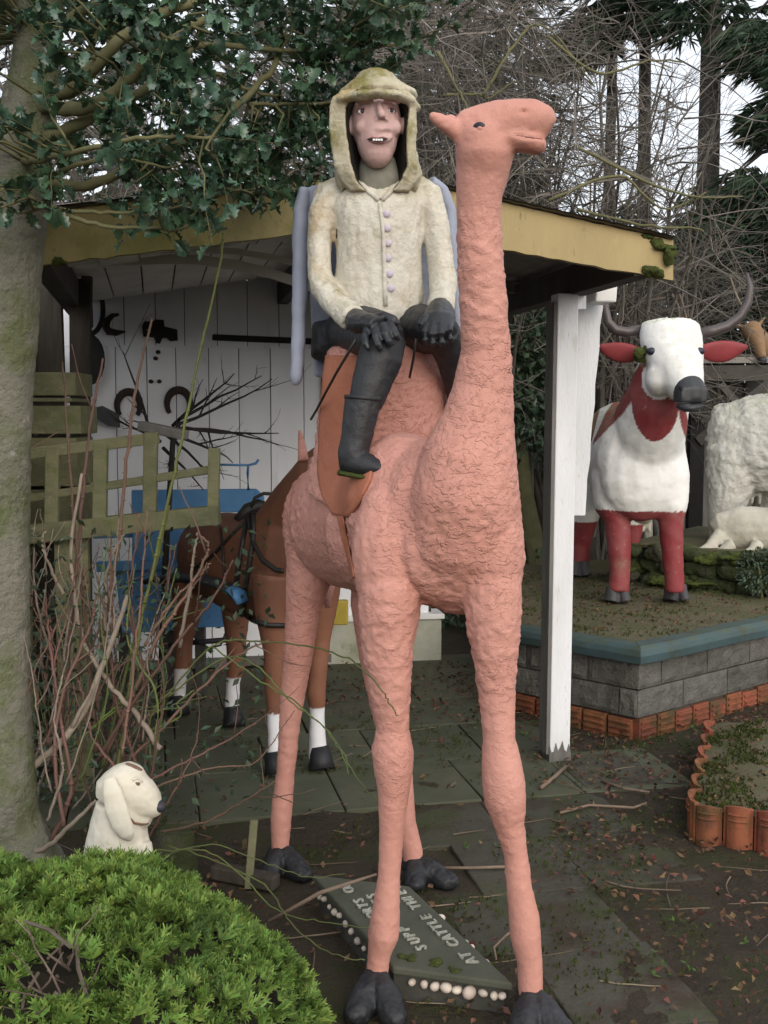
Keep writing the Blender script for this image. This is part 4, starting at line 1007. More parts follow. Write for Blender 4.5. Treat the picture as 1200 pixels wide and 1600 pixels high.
# ears: folded leaf shapes
def ear(base, tip, w, nm='ear'):
    mb = MB(); d = tip-base; n = 9; side = V((0, -.15, 1)).normalized()
    pts, rad = [], []
    for i in range(n):
        t = i/(n-1); pts.append(base+d*t+V((0, 0, -.02*math.sin(math.pi*t)))); rad.append((max(.004, w*math.sin(math.pi*(.12+.86*t))**.8), .014))
    mb.tube(pts, rad, 14, V((0, 1, .3)))
    return mb.build(nm, M['red'], cow, smooth=True)
ear(at(1003, 551, 6.86), at(934, 540, 6.92), .062); ear(at(1094, 547, 6.80), at(1167, 541, 6.86), .068)
mosslump(at(1008, 553, 6.78), (.07, .04, .06), 'moss_clump', cow)
# horns
cwh = [(1002, 515, 6.9, 9), (980, 519, 6.9, 9.5), (962, 516, 6.9, 9), (950, 503, 6.9, 8), (946, 480, 6.9, 6.5), (950, 452, 6.9, 4), (955, 436, 6.9, 1.5)]
MB().tube([at(x, y, Y) for x, y, Y, r in cwh], [mm(r*.86, 6.9) for x, y, Y, r in cwh], 12, V((0, 1, 0))).build('horn', M['horn'], cow, smooth=True)
cwh = [(1092, 521, 6.85, 10), (1115, 517, 6.85, 10), (1138, 509, 6.85, 9.5), (1157, 494, 6.85, 9), (1169, 472, 6.85, 8), (1172, 448, 6.85, 6), (1167, 426, 6.85, 2)]
MB().tube([at(x, y, Y) for x, y, Y, r in cwh], [mm(r*.86, 6.85) for x, y, Y, r in cwh], 12, V((0, 1, 0))).build('horn', M['horn'], cow, smooth=True)
def cloven(p, fwd, w, l, h, parent, mat):
    mb = MB(); s = V((-fwd.y, fwd.x, 0))
    for k in (-1, 1):
        a = p+s*k*w*.42
        mb.tube([V((a.x, a.y, p.z+h)), V((a.x, a.y, p.z+h*.5))+fwd*l*.18, V((a.x, a.y, p.z+.008))+fwd*l*.3+s*k*w*.12], [(w*.42, w*.6), (w*.48, w*.75), (w*.54, w*.95)], 12, fwd)
    return link_mesh('hoof', organic(mb, .007, 2), mat, parent)
cf = V((.05, -1, 0)).normalized()
for x, y in ((965, 943), (1057, 941), (986, 908), (905, 902)):
    p = gnd(x, y, ZP); cloven(V((p.x, p.y+.04, ZP)), cf, .085, .10, .11, cow, M['hoofgrey'])
# udder between the rear legs, tail
ud = MB(); ud.ell(at(1000, 800, 8.2), (.11, .14, .09)); [ud.tube([at(x, 812, 8.2), at(x, 832, 8.2)], [.022, .016], 8) for x in (990, 1004, 1014)]
link_mesh('udder', organic(ud, .012, 3), M['lamb'], cow)
MB().tube([at(1013, 700, 9.05), at(1014, 780, 9.05), at(1013, 860, 9.02), at(1012, 895, 9.0)], [.02, .022, .04, .02], 8).build('tail', M['lamb'], cow, smooth=True)

# ---------------------------------------------------------------- sheep and lamb on the mossy wall
shp = empty('sheep_statue', at(1180, 850, 8.45), label='rough whitewashed woolly sheep statue standing at the right edge', cat='sheep')
sb = MB()
tk = [(1126, 712, 8.5, .13, .17), (1138, 702, 8.48, .24, .34), (1180, 695, 8.4, .28, .37), (1240, 690, 8.3, .28, .36), (1310, 690, 8.2, .27, .34), (1360, 680, 8.1, .2, .26)]
sb.tube([at(x, y, Y) for x, y, Y, a, b in tk], [(a, b) for x, y, Y, a, b in tk], 22, UPZ)
tubepx(sb, [(1150, 700, 8.4, 44, 1.0), (1146, 745, 8.38, 40, 1.0), (1136, 785, 8.35, 29, 1.0), (1127, 818, 8.35, 20, 1.0), (1123, 868, 8.35, 15, 1.0)])
tubepx(sb, [(1205, 740, 8.6, 42, 1.0), (1200, 790, 8.6, 24, 1.0), (1196, 866, 8.6, 14, 1.0)])
tubepx(sb, [(1300, 740, 8.1, 36, 1.0), (1305, 790, 8.1, 18, 1.0), (1305, 866, 8.1, 13, 1.0)])
tubepx(sb, [(1330, 740, 8.35, 36, 1.0), (1335, 790, 8.35, 18, 1.0), (1335, 866, 8.35, 13, 1.0)])
tubepx(sb, [(1355, 680, 8.1, 40, 1.0), (1385, 630, 8.05, 34, 1.0), (1400, 585, 8.0, 32, 1.0), (1425, 595, 7.95, 24, 1.0), (1440, 610, 7.92, 16, 1.0)])
def wool(c, n):
    k = max(.12, min(1, (c.z-.95)/.25)); return k*(.020*max(0, noise.noise(c*9))+.012*noise.noise(c*19)+.009*noise.noise(c*38))
link_mesh('body', organic(sb, .013, 4, wool), M['sheep'], shp)
us = MB(); us.ell(at(1172, 762, 8.4), (.09, .1, .07)); [us.tube([at(x, 770, 8.36), at(x-2, 788, 8.36)], [.02, .014], 8) for x in (1160, 1176, 1188)]
link_mesh('udder', organic(us, .012, 3), M['sheep'], shp)
for x, Y in ((1124, 8.35), (1193, 8.6), (1305, 8.1), (1335, 8.35)):
    p = at(x, 862, Y); cloven(V((p.x, p.y, ZW-.005)), V((.9, -.4, 0)), .07, .07, .08, shp, M['lamb'])
lam = empty('lamb_statue', at(1160, 865, 8.0), label='small cream lamb statue lying on the mossy wall before the sheep', cat='lamb')
lb = MB()
lb.tube([at(1116, 836, 8.0), at(1125, 832, 8.0), at(1160, 826, 7.95), at(1200, 828, 7.9), at(1235, 835, 7.85)], [(.07, .09), (.11, .14), (.14, .165), (.14, .16), (.09, .11)], 18, UPZ)
lb.tube([at(1125, 838, 7.92), at(1108, 855, 7.88), at(1092, 862, 7.86)], [(.055, .06), (.035, .035), (.025, .022)], 12)
lb.tube([at(1145, 850, 7.83), at(1125, 863, 7.82), at(1104, 864, 7.82)], [(.05, .05), (.034, .03), (.024, .02)], 12)
lb.tube([at(1185, 850, 7.78), at(1172, 862, 7.74), at(1160, 867, 7.73)], [(.05, .045), (.034, .03), (.024, .02)], 12)
lb.tube([at(1232, 825, 7.85), at(1250, 795, 7.8), at(1240, 780, 7.74), at(1225, 785, 7.7)], [(.08, .08), (.075, .075), (.07, .07), (.04, .04)], 14)
link_mesh('body', organic(lb, .010, 4, lambda c, n: .004*noise.noise(c*20)+.002*noise.noise(c*50)), M['lamb'], lam)
de = empty('deer_statue', at(1230, 566, 9.9), label='tan deer statue standing on the dark shelter roof behind the horn', cat='deer')
db = MB()
db.tube([at(1215, 572, 9.9), at(1196, 545, 9.85), at(1178, 522, 9.8), at(1172, 512, 9.78)], [(.14, .14), (.11, .11), (.085, .085), (.08, .08)], 14)
db.tube([at(1172, 512, 9.76), at(1180, 525, 9.68), at(1187, 545, 9.6), at(1191, 560, 9.56)], [(.085, .085), (.075, .08), (.05, .055), (.035, .04)], 14)
db.tube([at(1215, 572, 9.9), at(1270, 566, 10.0), at(1330, 566, 10.1)], [(.16, .2), (.2, .22), (.18, .2)], 16, UPZ)
for x in (1218, 1240, 1320, 1338): db.tube([at(x, 570, 10.0), at(x, 596, 10.0)], [.05, .03], 8)
for x0_, x1_, y1_ in ((1162, 1143, 505), (1182, 1196, 494)): db.tube([at(x0_, 512, 9.8), at(x1_, y1_, 9.8)], [(.045, .02), (.012, .01)], 8)
link_mesh('body', organic(db, .014, 4), M['deer'], de)
MB().ell(at(1192, 563, 9.54), (.035, .03, .03)).build('nose', M['dognose'], de, smooth=True)
for x, y, Y in ((1180, 527, 9.62),): MB().ell(at(x, y, Y), (.018, .012, .014)).build('eye', M['iris'], de, smooth=True)
de.location.z += 0

# ---------------------------------------------------------------- horse statue in the shed
hor = empty('horse_statue', V((-.75, 5.7, 0)), label='brown harnessed horse statue with white stockings standing in the shed', cat='horse')
hs = MB()
tk = [(325, 868, 6.38, .13, .16), (332, 868, 6.25, .21, .235), (352, 872, 6.05, .225, .25), (392, 885, 5.75, .215, .27), (435, 885, 5.5, .205, .27), (468, 878, 5.32, .18, .26), (490, 872, 5.2, .10, .17)]
hs.tube([at(x, y, Y) for x, y, Y, a, b in tk], [(a, b) for x, y, Y, a, b in tk], 22, UPZ)
def leg(rows): hs.tube([at((a+b)/2, y, Y) for a, b, y, Y in rows], [(mm((b-a)/2, Y), mm((b-a)/2, Y)*1.1) for a, b, y, Y in rows], 14, V((0, 1, 0)))
leg([(460, 540, 890, 5.3), (482, 530, 940, 5.3), (487, 517, 1000, 5.3), (480, 511, 1060, 5.3), (478, 510, 1085, 5.3), (483, 508, 1110, 5.3), (483, 509, 1150, 5.3), (481, 513, 1180, 5.3), (483, 514, 1192, 5.3)])
leg([(390, 470, 900, 5.25), (398, 452, 960, 5.22), (411, 448, 1020, 5.22), (413, 444, 1080, 5.22), (417, 440, 1115, 5.22), (418, 439, 1160, 5.22), (416, 441, 1195, 5.22), (418, 442, 1210, 5.22)])
leg([(330, 410, 900, 6.05), (345, 392, 950, 6.05), (352, 386, 1000, 6.05), (354, 384, 1040, 6.05), (353, 376, 1065, 6.05), (351, 374, 1100, 6.05), (350, 376, 1122, 6.05)])
leg([(268, 330, 900, 6.28), (268, 318, 950, 6.28), (272, 302, 1000, 6.28), (272, 300, 1040, 6.28), (271, 292, 1065, 6.28), (270, 290, 1095, 6.28), (266, 290, 1112, 6.28)])
hs.tube([at(450, 850, 5.45), at(478, 800, 5.30), at(510, 745, 5.15), at(545, 705, 5.05)], [(.15, .22), (.12, .19), (.10, .15), (.085, .11)], 16, V((0, -.5, 1)))
hs.tube([at(538, 700, 5.06), at(565, 715, 4.98), at(590, 760, 4.9), at(606, 800, 4.86), at(612, 815, 4.85)], [(.08, .09), (.085, .10), (.065, .075), (.05, .055), (.03, .03)], 14, V((0, 1, .4)))
for dx in (-10, 12): hs.tube([at(540+dx, 692, 5.05), at(540+dx, 668, 5.06)], [(.022, .015), (.006, .005)], 8)
hme_ = organic(hs, .010, 12, lambda c, n: .003*noise.noise(c*14))
SOCK = {}
def horsepaint(c):
    x, y = proj(c)
    lim = 1105 if c.y < 5.28 or c.x > -.45 and c.y < 5.6 else 1062
    if c.y < 5.6: lim = 1106 if x > 460 else 1116
    elif c.y < 6.17: lim = 1060
    else: lim = 1046
    if c.z < .5 and y > lim+1.5*noise.noise(c*20): return (.78, .78, .80)
    t = max(0, min(1, (c.y-5.3)/1.0))
    q = max(0, min(1, .5+1.2*noise.noise(c*2.6))); return (lerp(.16, .24, q), lerp(.07, .105, q), lerp(.042, .062, q))
paint(hme_, horsepaint)
hb2 = link_mesh('body', hme_, M['horse'], hor)
for (px, py, Y) in ((499, 1219, 5.3), (430, 1236, 5.22), (363, 1147, 6.05), (277, 1136, 6.28)):
    p = at(px, py, Y); p.z = 0.0
    MB().tube([V((p.x, p.y, .115)), V((p.x+.008, p.y-.012, .06)), V((p.x+.015, p.y-.03, .012))], [(.046, .05), (.055, .062), (.064, .075)], 16, V((0, 1, 0))).build('hoof', M['blackpaint'], hor, smooth=True)
HBV = BVHTree.FromPolygons([v.co for v in hme_.vertices], [tuple(p.vertices) for p in hme_.polygons])
def strap(pts, w, name='harness_strap', off=.006):
    p = []
    for (x, y) in pts:
        h, n = hit(x, y, HBV)
        if h is not None: p.append(h+n*off)
    if len(p) > 1: MB().tube(p, (w, .006) if False else w, 6).build(name, M['leather'], hor, smooth=True)
def dense(pts, n=10):
    out = []
    for i in range(len(pts)-1):
        for k in range(n): t = k/n; out.append((lerp(pts[i][0], pts[i+1][0], t), lerp(pts[i][1], pts[i+1][1], t)))
    return out+[pts[-1]]
strap(dense([(388, 800), (384, 830), (378, 865), (372, 905), (368, 930)]), .014)
strap(dense([(398, 800), (398, 835), (392, 880), (384, 925), (380, 960)]), .013)
strap(dense([(392, 808), (365, 835), (340, 862), (318, 880), (300, 890)]), .010)
strap(dense([(390, 812), (398, 850), (412, 875), (432, 890), (444, 892)]), .012)
strap(dense([(375, 950), (395, 968), (420, 976), (446, 977)]), .013)
strap(dense([(345, 825), (350, 860), (352, 900)]), .008)
sd_ = MB(); sd_.tube([at(372, 815, 5.66), at(388, 796, 5.68), at(404, 790, 5.70), at(422, 796, 5.72)], [.03, .035, .035, .03], 10); sd_.build('harness_saddle', M['leather'], hor, smooth=True)
MB().tube([at(392, 795, 5.66), at(398, 778, 5.66), at(412, 771, 5.66), at(428, 772, 5.66), at(436, 780, 5.66)], .009, 8).build('terret', M['leather'], hor, smooth=True)

# ---------------------------------------------------------------- blue cart behind the horse
cart = empty('blue_cart', V((-1.35, 6.8, 0)), label='blue painted cart half hidden behind the brown horse', cat='cart')
def panel(pts, Y, th, name, mat='blue', bev=.006):
    return MB().prism([at(x, y, Y) for x, y in pts], (0, th, 0)).build(name, M[mat], cart, bevel=bev)
panel([(205, 766), (400, 764), (412, 776), (412, 800), (205, 802)], 6.55, .04, 'seat_back')
panel([(206, 800), (300, 798), (300, 905), (206, 908)], 6.6, .05, 'side_panel')
panel([(145, 826), (210, 822), (210, 840), (145, 842)], 6.7, .05, 'rail')
panel([(150, 878), (270, 876), (270, 890), (150, 894)], 6.56, .05, 'rail')
panel([(180, 892), (275, 888), (275, 985), (190, 990)], 6.62, .05, 'foot_panel')
panel([(303, 938), (350, 936), (351, 980), (303, 981)], 6.5, .05, 'foot_panel')
mg = MB(); mp_ = [(235, 908, 5.85), (270, 903, 5.70), (305, 904, 5.56), (335, 910, 5.44), (360, 920, 5.36), (378, 936, 5.33)]
mg.tube([at(x, y, Y) for x, y, Y in mp_], [(.05, .022), (.06, .024), (.06, .024), (.055, .022), (.05, .022), (.045, .02)], 12, UPZ)
go = mg.build('mudguard', M['blackpaint'], cart, smooth=True)
MB().tube([at(362, 920, 5.345), at(373, 928, 5.32), at(380, 942, 5.31)], [(.045, .018), (.052, .024), (.047, .022)], 12, UPZ).build('mudguard_tip', M['blue'], go, smooth=True)
MB().tube([at(388, 766, 6.5), at(387, 740, 6.5), at(388, 727, 6.5), at(400, 724, 6.5), at(404, 718, 6.5)], .008, 8).build('lamp_iron', M['blue'], cart, smooth=True)
MB().tube([at(342, 726, 6.5), at(388, 727, 6.5)], .007, 8).build('lamp_iron', M['blue'], cart, smooth=True)
MB().tube([at(265, 1008, 6.5), at(300, 1004, 6.45), at(352, 1000, 6.4)], .016, 8).build('shaft', M['blackpaint'], cart, smooth=True)
MB().tube([at(300, 990, 6.45), at(312, 1005, 6.4), at(328, 1013, 6.4), at(345, 1008, 6.4), at(352, 990, 6.4)], .006, 8).build('trace_loop', M['leather'], cart, smooth=True)
for x, Y in ((190, 6.7), (262, 6.7), (310, 6.62)):
    p = at(x, 960, Y); MB().box(V((p.x, p.y+.06, p.z/2)), (.06, .06, p.z)).build('prop', M['beam'], cart, bevel=.004)
# ---------------------------------------------------------------- dog statue behind the hedge
dog = empty('dog_statue', at(190, 1500, 3.6)*1, label='cream basset-eared dog statue sitting behind the green hedge', cat='dog')
dog.location.z = 0
DY = 3.6
dgm = MB()
def dt(rows, up=V((0, 1, 0)), seg=14, mb=dgm): mb.tube([at(x, y, DY-d) for x, y, d, a, b in rows], [(mm(a, DY)*1.14, mm(b, DY)*1.12) for x, y, d, a, b in rows], seg, up)
dt([(184, 1560, -.05, 72, 85), (184, 1470, -.04, 66, 78), (184, 1400, -.03, 58, 66), (184, 1345, -.01, 50, 52), (184, 1310, 0, 44, 44), (185, 1285, 0, 39, 40), (188, 1255, 0, 34, 36)])
dt([(188, 1252, 0, 36, 34), (194, 1232, 0, 40, 36), (198, 1214, 0, 32, 33), (199, 1200, 0, 22, 24), (199, 1193, 0, 10, 12)])
dt([(205, 1236, 0, 30, 32), (222, 1248, .01, 25, 30), (236, 1257, .015, 20, 24), (246, 1262, .02, 15, 15), (252, 1262, .02, 10, 9)], UPZ)
dt([(208, 1268, .01, 18, 22), (224, 1277, .012, 17, 16), (236, 1280, .015, 12, 11)], UPZ)
dt([(226, 1315, .03, 10, 14), (228, 1345, .04, 11, 16), (226, 1420, .06, 20, 25), (225, 1540, .08, 22, 26)])
dgme = organic(dgm, .0055, 4, lambda c, n: .002*noise.noise(c*30)+.001*noise.noise(c*80))
dbo = link_mesh('body', dgme, M['dog'], dog)
er = MB(); er.tube([at(x, y, DY-d) for x, y, d in ((170, 1216, .08), (176, 1240, .10), (182, 1265, .105), (191, 1290, .105), (199, 1304, .10), (204, 1312, .09))], [(.022, .012), (.034, .016), (.038, .016), (.034, .015), (.026, .013), (.01, .008)], 12, V((0, 1, 0)))
link_mesh('ear', organic(er, .005, 2), M['dog'], dog)
er = MB(); er.tube([at(x, y, DY+.075) for x, y in ((180, 1222), (184, 1260), (196, 1300))], [(.022, .012), (.036, .016), (.01, .008)], 12, V((0, 1, 0))); er.build('ear', M['dog'], dog, smooth=True)
DBV = BVHTree.FromPolygons([v.co for v in dgme.vertices], [tuple(p.vertices) for p in dgme.polygons])
MB().ell(at(250, 1260, DY-.025), (.021, .024, .020)).build('nose', M['dognose'], dbo, smooth=True)
h, n = hit(214, 1225, DBV); MB().ell(h, (.010, .006, .008), axes=(V((1, 0, 0)), UPZ, n)).build('eye', M['rust'], dbo, smooth=True)
MB().tube([hit(x, y, DBV)[0]+V((0, -.002, 0)) for x, y in ((207, 1219), (213, 1215), (219, 1217), (222, 1222))], .005, 6).build('brow', M['dog'], dbo, smooth=True)
ml = [hit(x, y, DBV)[0] for x, y in ((200, 1276), (210, 1286), (222, 1288), (232, 1286))]
MB().tube([p for p in ml if p is not None], .0045, 6).build('mouth', M['rust'], dbo, smooth=True)
h, n = hit(210, 1197, DBV)
if h is not None: MB().ell(h-n*.003, (.03, .012, .006), axes=(V((.9, 0, -.4)), V((0, 1, 0)), n)).build('bare_patch', M['rust'], dbo, smooth=True)
# ---------------------------------------------------------------- sign slab between the camel's feet
ZS_ = .10
s_tl, s_tr, s_br, s_bl = gnd(488, 1366, ZS_), gnd(640, 1384, ZS_), gnd(802, 1537, ZS_), gnd(596, 1492, ZS_)
s_bl = s_br+(s_tl-s_tr)
sgn = empty('sign_slab', (s_tl+s_br)/2-V((0, 0, ZS_)), label='mossy green sign slab with raised white lettering lying under the camel', cat='sign')
LA = ((s_tr-s_br)+(s_tl-s_bl)).normalized(); LA.z = 0; LA.normalize()      # along the lettering: away from the camera
LU = V((-LA.y, LA.x, 0))                                                     # top of the letters
slm = MB(); slm.prism([s_tl-V((0, 0, .024)), s_tr-V((0, 0, .024)), s_br-V((0, 0, .024)), s_bl-V((0, 0, .024))], (0, 0, .024)); slm.build('slab', M['signslab'], sgn, bevel=.006)
cc = (s_tl+s_tr+s_br+s_bl)/4
base = [cc.lerp(p, .93) for p in (s_tl, s_tr, s_br, s_bl)]
MB().prism([V((p.x, p.y, -.02)) for p in base], (0, 0, ZS_-.026+.02)).build('cement_base', M['mortar'], sgn)
def letters(txt, start, size, step=None):
    """start: photo point of the line's first letter, text runs along the slab"""
    p = gnd(*start, ZS_)
    for i, ch in enumerate(txt):
        if ch == ' ': continue
        cu = bpy.data.curves.new('letter', 'FONT'); cu.body = ch; cu.size = size; cu.extrude = .003; cu.offset = .0008; cu.resolution_u = 3
        cu.materials.append(M['letter'])
        o = bpy.data.objects.new('letter', cu); COL.objects.link(o)
        q = p+LA*(step or size*.62)*i; z = V((0, 0, 1))
        rot = Matrix((LA, LU, z)).transposed().to_4x4()
        o.matrix_world = Matrix.Translation(V((q.x, q.y, ZS_+.0045))) @ rot
        o.parent = sgn; o.matrix_parent_inverse = Matrix.Translation(-sgn.location)
letters('AT CATTLE THIEVES', (748, 1506), .050, .040)
letters('SUPP   IES', (668, 1484), .050, .044)
letters('SPORTS OR', (608, 1452), .050, .042)
# pebbles and shells set in the cement round the rim
def pebble(p, r, n):
    a = R.uniform(0, 3); mb = MB(); mb.ell(p, (r*R.uniform(.9, 1.25), r*R.uniform(.7, .9), r*R.uniform(.7, .95)), axes=(V((math.cos(a), math.sin(a), 0)), V((-math.sin(a), math.cos(a), 0)), V((0, 0, 1))), nu=10, nv=7)
    return mb.build('pebble', M['pebble'], sgn, smooth=True)
b_tl, b_tr, b_br, b_bl = base
for i, t in enumerate((.16, .27, .37, .47, .57, .68, .80, .90, .97)):
    q = b_bl.lerp(b_br, t); pebble(V((q.x, q.y, .052+R.uniform(-.004, .004)))-LA*.006, R.choice([.019, .022, .017, .024]) if i in (2, 3, 4, 5, 7) else .014, LA)
for t in (.05, .12, .19, .27, .34, .42, .5, .58, .66, .74, .82, .9):
    q = b_tl.lerp(b_bl, t); pebble(V((q.x, q.y, .05+R.uniform(-.01, .012)))+LU*.004, R.uniform(.009, .016), LU)
for t in (.05, .12, .2, .3, .42, .50, .56, .63, .70, .77, .84, .92):
    q = b_tr.lerp(b_br, t)-LU*(.022); pebble(V((q.x, q.y, .072+R.uniform(-.008, .006))), R.uniform(.008, .015), LU)
for k in range(3): mosslump(gnd(640+38*k, 1500+9*k, ZS_)+LA*.015, (.035, .03, .006), 'moss_clump', sgn)

# short wooden stake and a dark off-cut beside the rear hoof
st = gnd(388, 1388); stk = MB(); top = at(397, 1282, st.y); stk.prism([st+V((-.014, -.01, 0)), st+V((.014, -.01, 0)), st+V((.014, .012, 0)), st+V((-.014, .012, 0))], top-st)
stk.build('stake', M['mosswood'], bevel=.003, label='short greenish wooden stake standing beside the camel rear hoof', cat='stake')
MB().bar(gnd(335, 1372)+V((0, 0, .03)), gnd(432, 1392)+V((0, 0, .03)), .06, .05).build('timber_offcut', M['darkwood'], bevel=.006, label='dark timber off-cut lying on the soil behind the hedge', cat='timber')
# stone stump next to the dog
stn = MB(); p = gnd(270, 1372); stn.tube([p, p+V((0, 0, .1)), p+V((.01, 0, .18))], [.10, .09, .07], 12, V((0, 1, 0)))
link_mesh('mossy_stump', organic(stn, .012, 3, lambda c, n: .012*noise.noise(c*18)), M['stone'], label='low mossy stump on the ground beside the dog statue', cat='stump')

# ---------------------------------------------------------------- mossy wooden gate on the left
gate = empty('wooden_gate', V((-1.25, 4.9, 0)), label='algae green wooden gate with thick bottom rail before the blue cart', cat='gate')
GY = 4.95
def gp(px, py, Y=GY): return at(px, py, Y)
def rail(a, b, w, h, nm='rail', m='mosswood', Ya=GY, Yb=GY):
    mb = MB(); A, B_ = gp(*a, Ya), gp(*b, Yb); mb.bar(A, B_, w, h); return mb.build(nm, M[m], gate, bevel=.006)
rail((-60, 722), (248, 684), .05, mm(18, GY)); rail((-60, 795), (334, 733), .045, mm(13, GY)); 
rail((-60, 845), (343, 804), .09, mm(30, GY), 'bottom_rail')
for (x, y0, y1) in ((83, 702, 822), (158, 690, 818), (236, 676, 808), (335, 700, 806)):
    A, B_ = gp(x, y0, GY-.01), gp(x-2, y1, GY-.01); MB().bar(A, B_, .06 if x < 300 else .05, .04, up=V((0, 1, 0))).build('stile', M['mosswood'], gate, bevel=.005)
rail((220, 665), (290, 680), .06, mm(16, GY), 'loose_board', 'greyboard', 5.3, 5.2)
for (x, y0, y1) in ((112, 838, 1130), (20, 845, 1130)):
    A = gp(x, y0, GY+.03); B_ = V((A.x, A.y, 0)); MB().bar(A, B_, .15, .04, up=V((0, 1, 0))).build('leg', M['mosswood'], gate, bevel=.005)
# stacked plank box behind the trunk
crate = empty('plank_crate', V((-1.5, 5.2, 0)), label='stack of green-stained plank boxes between the trunk and the shed', cat='crate')
for (x0_, x1_, y0, y1, Y) in ((10, 118, 582, 618, 5.2), (10, 112, 622, 628, 5.18), (10, 126, 634, 678, 5.2), (10, 120, 684, 760, 5.22), (10, 122, 765, 850, 5.22)):
    A, B_ = at((x0_+x1_)/2, (y0+y1)/2, Y), 0
    MB().box(A+V((0, .15, 0)), (mm(x1_-x0_, Y), .30, mm(y1-y0, Y))).build('plank', M['mosswood'], crate, bevel=.005)
cz = at(60, 850, 5.22); MB().box(V((cz.x, cz.y+.15, cz.z/2)), (mm(100, 5.2), .26, cz.z)).build('crate_base', M['darkwood'], crate)
# old timbers leaning in the dark corner
for i, (xb, xt, yt, w) in enumerate(((78, 68, 430, 26), (96, 84, 440, 24), (118, 124, 436, 30), (108, 136, 432, 16))):
    A, B_ = at(xb, 640, 5.75), at(xt, yt, 5.85); A.z = 0
    MB().bar(A, B_, mm(w, 5.8), .04, up=V((0, 1, 0))).build('leaning_timber', M['darkwood'], bevel=.004, label=['narrow dark timber leaning nearest the tree trunk in the shed corner', 'second dark timber from the trunk in the shed corner', 'widest dark timber leaning in the shed corner beside the iron tools', 'thin dark lath leaning across the other corner timbers'][i], cat='timber', group='timbers leaning in the shed corner')

# ---------------------------------------------------------------- things hung on the back wall
def wall_at(px, py, off=.03):
    d = ray(px, py); o = V((0, 0, CAMH)); n = BD; t = (W0-BD*off-o).dot(n)/d.dot(n); return o+d*t
WA = (FD, BD, UPZ)
def cut(poly, name, mat, th=.012, off=.03, **k):
    return MB().prism([wall_at(x, y, off) for x, y in poly], BD*th).build(name, M[mat], **k)
for i, (cx, cy) in enumerate(((201, 634), (279, 631))):
    rr = 19; p = []
    for k in range(17):
        q = math.radians(-42+264*k/16); p.append(wall_at(cx+rr*math.cos(q)*(.95), cy-rr*math.sin(q)*1.15))
    ho = MB().tube(p, [(.014+.012*math.sin(math.pi*k/16), .012) for k in range(17)], 8, BD).build('horseshoe', M['iron'], smooth=True, label=['rusty horseshoe on the white wall nearer the black twigs left end', 'rusty horseshoe on the white wall just left of the black twig bundle'][i], cat='horseshoe', group='horseshoes on the white wall')
cut([(222, 510), (226, 502), (240, 502), (244, 499), (256, 500), (257, 510), (277, 515), (278, 532), (266, 533), (260, 528), (254, 528), (250, 537), (244, 536), (240, 527), (224, 526)], 'truck_silhouette', 'blackiron', label='small black truck silhouette fixed to the white back wall', cat='plaque')
MB().bar(wall_at(332, 527), wall_at(500, 534), .03, .04).build('iron_bar', M['blackiron'], label='long black iron bar hung across the white back wall', cat='bar', bevel=.006)
# horned bracket, oval blade and coulter in the corner
def tubew(pts, r, off=.06): return MB().tube([wall_at(x, y, off) for x, y in pts], r, 10, BD)
tubew([(186, 491), (176, 493), (168, 500), (165, 510), (170, 518), (182, 520), (196, 518)], [.008, .016, .022, .026, .026, .02, .006]).build('hook_bracket', M['iron'], smooth=True, label='dark curved hook bracket on the wall left of the truck silhouette', cat='bracket')
q = []
for k in range(25):
    a_ = 2*math.pi*k/24; q.append((142+19*math.cos(a_), 484-37*math.sin(a_)))
tubew(q, .016, .10).build('iron_ring', M['iron'], smooth=True, label='tall dark oval iron hoop hung in the shed corner', cat='hoop')
pb_ = [(140+24*math.cos(2*math.pi*k/20)*(1 if math.cos(2*math.pi*k/20) > 0 else .7), 562-40*math.sin(2*math.pi*k/20)) for k in range(20)]
cut(pb_, 'shovel_blade', 'blackiron', .02, .12, label='round black blade hung under the oval hoop', cat='blade')
cut([(126, 590), (140, 592), (138, 640), (134, 680), (124, 680)], 'tool_handle', 'blackiron', .03, .16, label='dark tool shaft standing below the round black blade', cat='tool')
cut([(136, 640), (160, 634), (186, 647), (188, 668), (170, 666), (152, 655), (134, 662)], 'plough_share', 'hoofgrey', .02, .10, label='grey plough share hung below the round blade beside a horseshoe', cat='plough share')
for i, (x, y) in enumerate(((247, 550), (243, 560), (249, 596), (236, 596))):
    c = wall_at(x, y, .02); MB().ell(c, (.016, .01, .014), axes=WA, nu=10, nv=6).build('bolt', M['iron'], shed, smooth=True)
MB().tube([wall_at(505, y, .03) for y in (590, 700, 900)], .014, 8).build('wall_pipe', M['beam'], shed, smooth=True)
# ---------------------------------------------------------------- plants
def rv(r=R): return V((r.uniform(-1, 1), r.uniform(-1, 1), r.uniform(-1, 1)))
def wander(p, d, length, n, jit, rng, bend=V((0, 0, 0))):
    pts = [p.copy()]; d = d.normalized()
    for i in range(n):
        d = (d+rv(rng)*jit+bend).normalized(); pts.append(pts[-1]+d*(length/n))
    return pts
def branchy(mb, p, d, length, r, depth, rng, seg=4, jit=.22, bend=V((0, 0, 0)), kids=(3, 5), spread=.8, ends=None, shrink=.55, n=6):
    pts = wander(p, d, length, n, jit, rng, bend); m = len(pts)
    mb.tube(pts, [max(.0011, r*(1-.72*i/(m-1))) for i in range(m)], seg, V((.13, .3, .9)), caps=False)
    if ends is not None: ends.append((pts, depth))
    if depth > 0:
        for k in range(rng.randint(*kids)):
            i = rng.randint(1, m-2); t = (pts[i+1]-pts[i]).normalized()
            nd = (t+rv(rng)*spread).normalized()
            branchy(mb, pts[i].lerp(pts[i+1], rng.random()), nd, length*shrink*rng.uniform(.7, 1.25), r*(1-.72*i/(m-1))*.62, depth-1, rng, seg if depth > 1 else 3, jit, bend, kids, spread, ends, shrink, n)

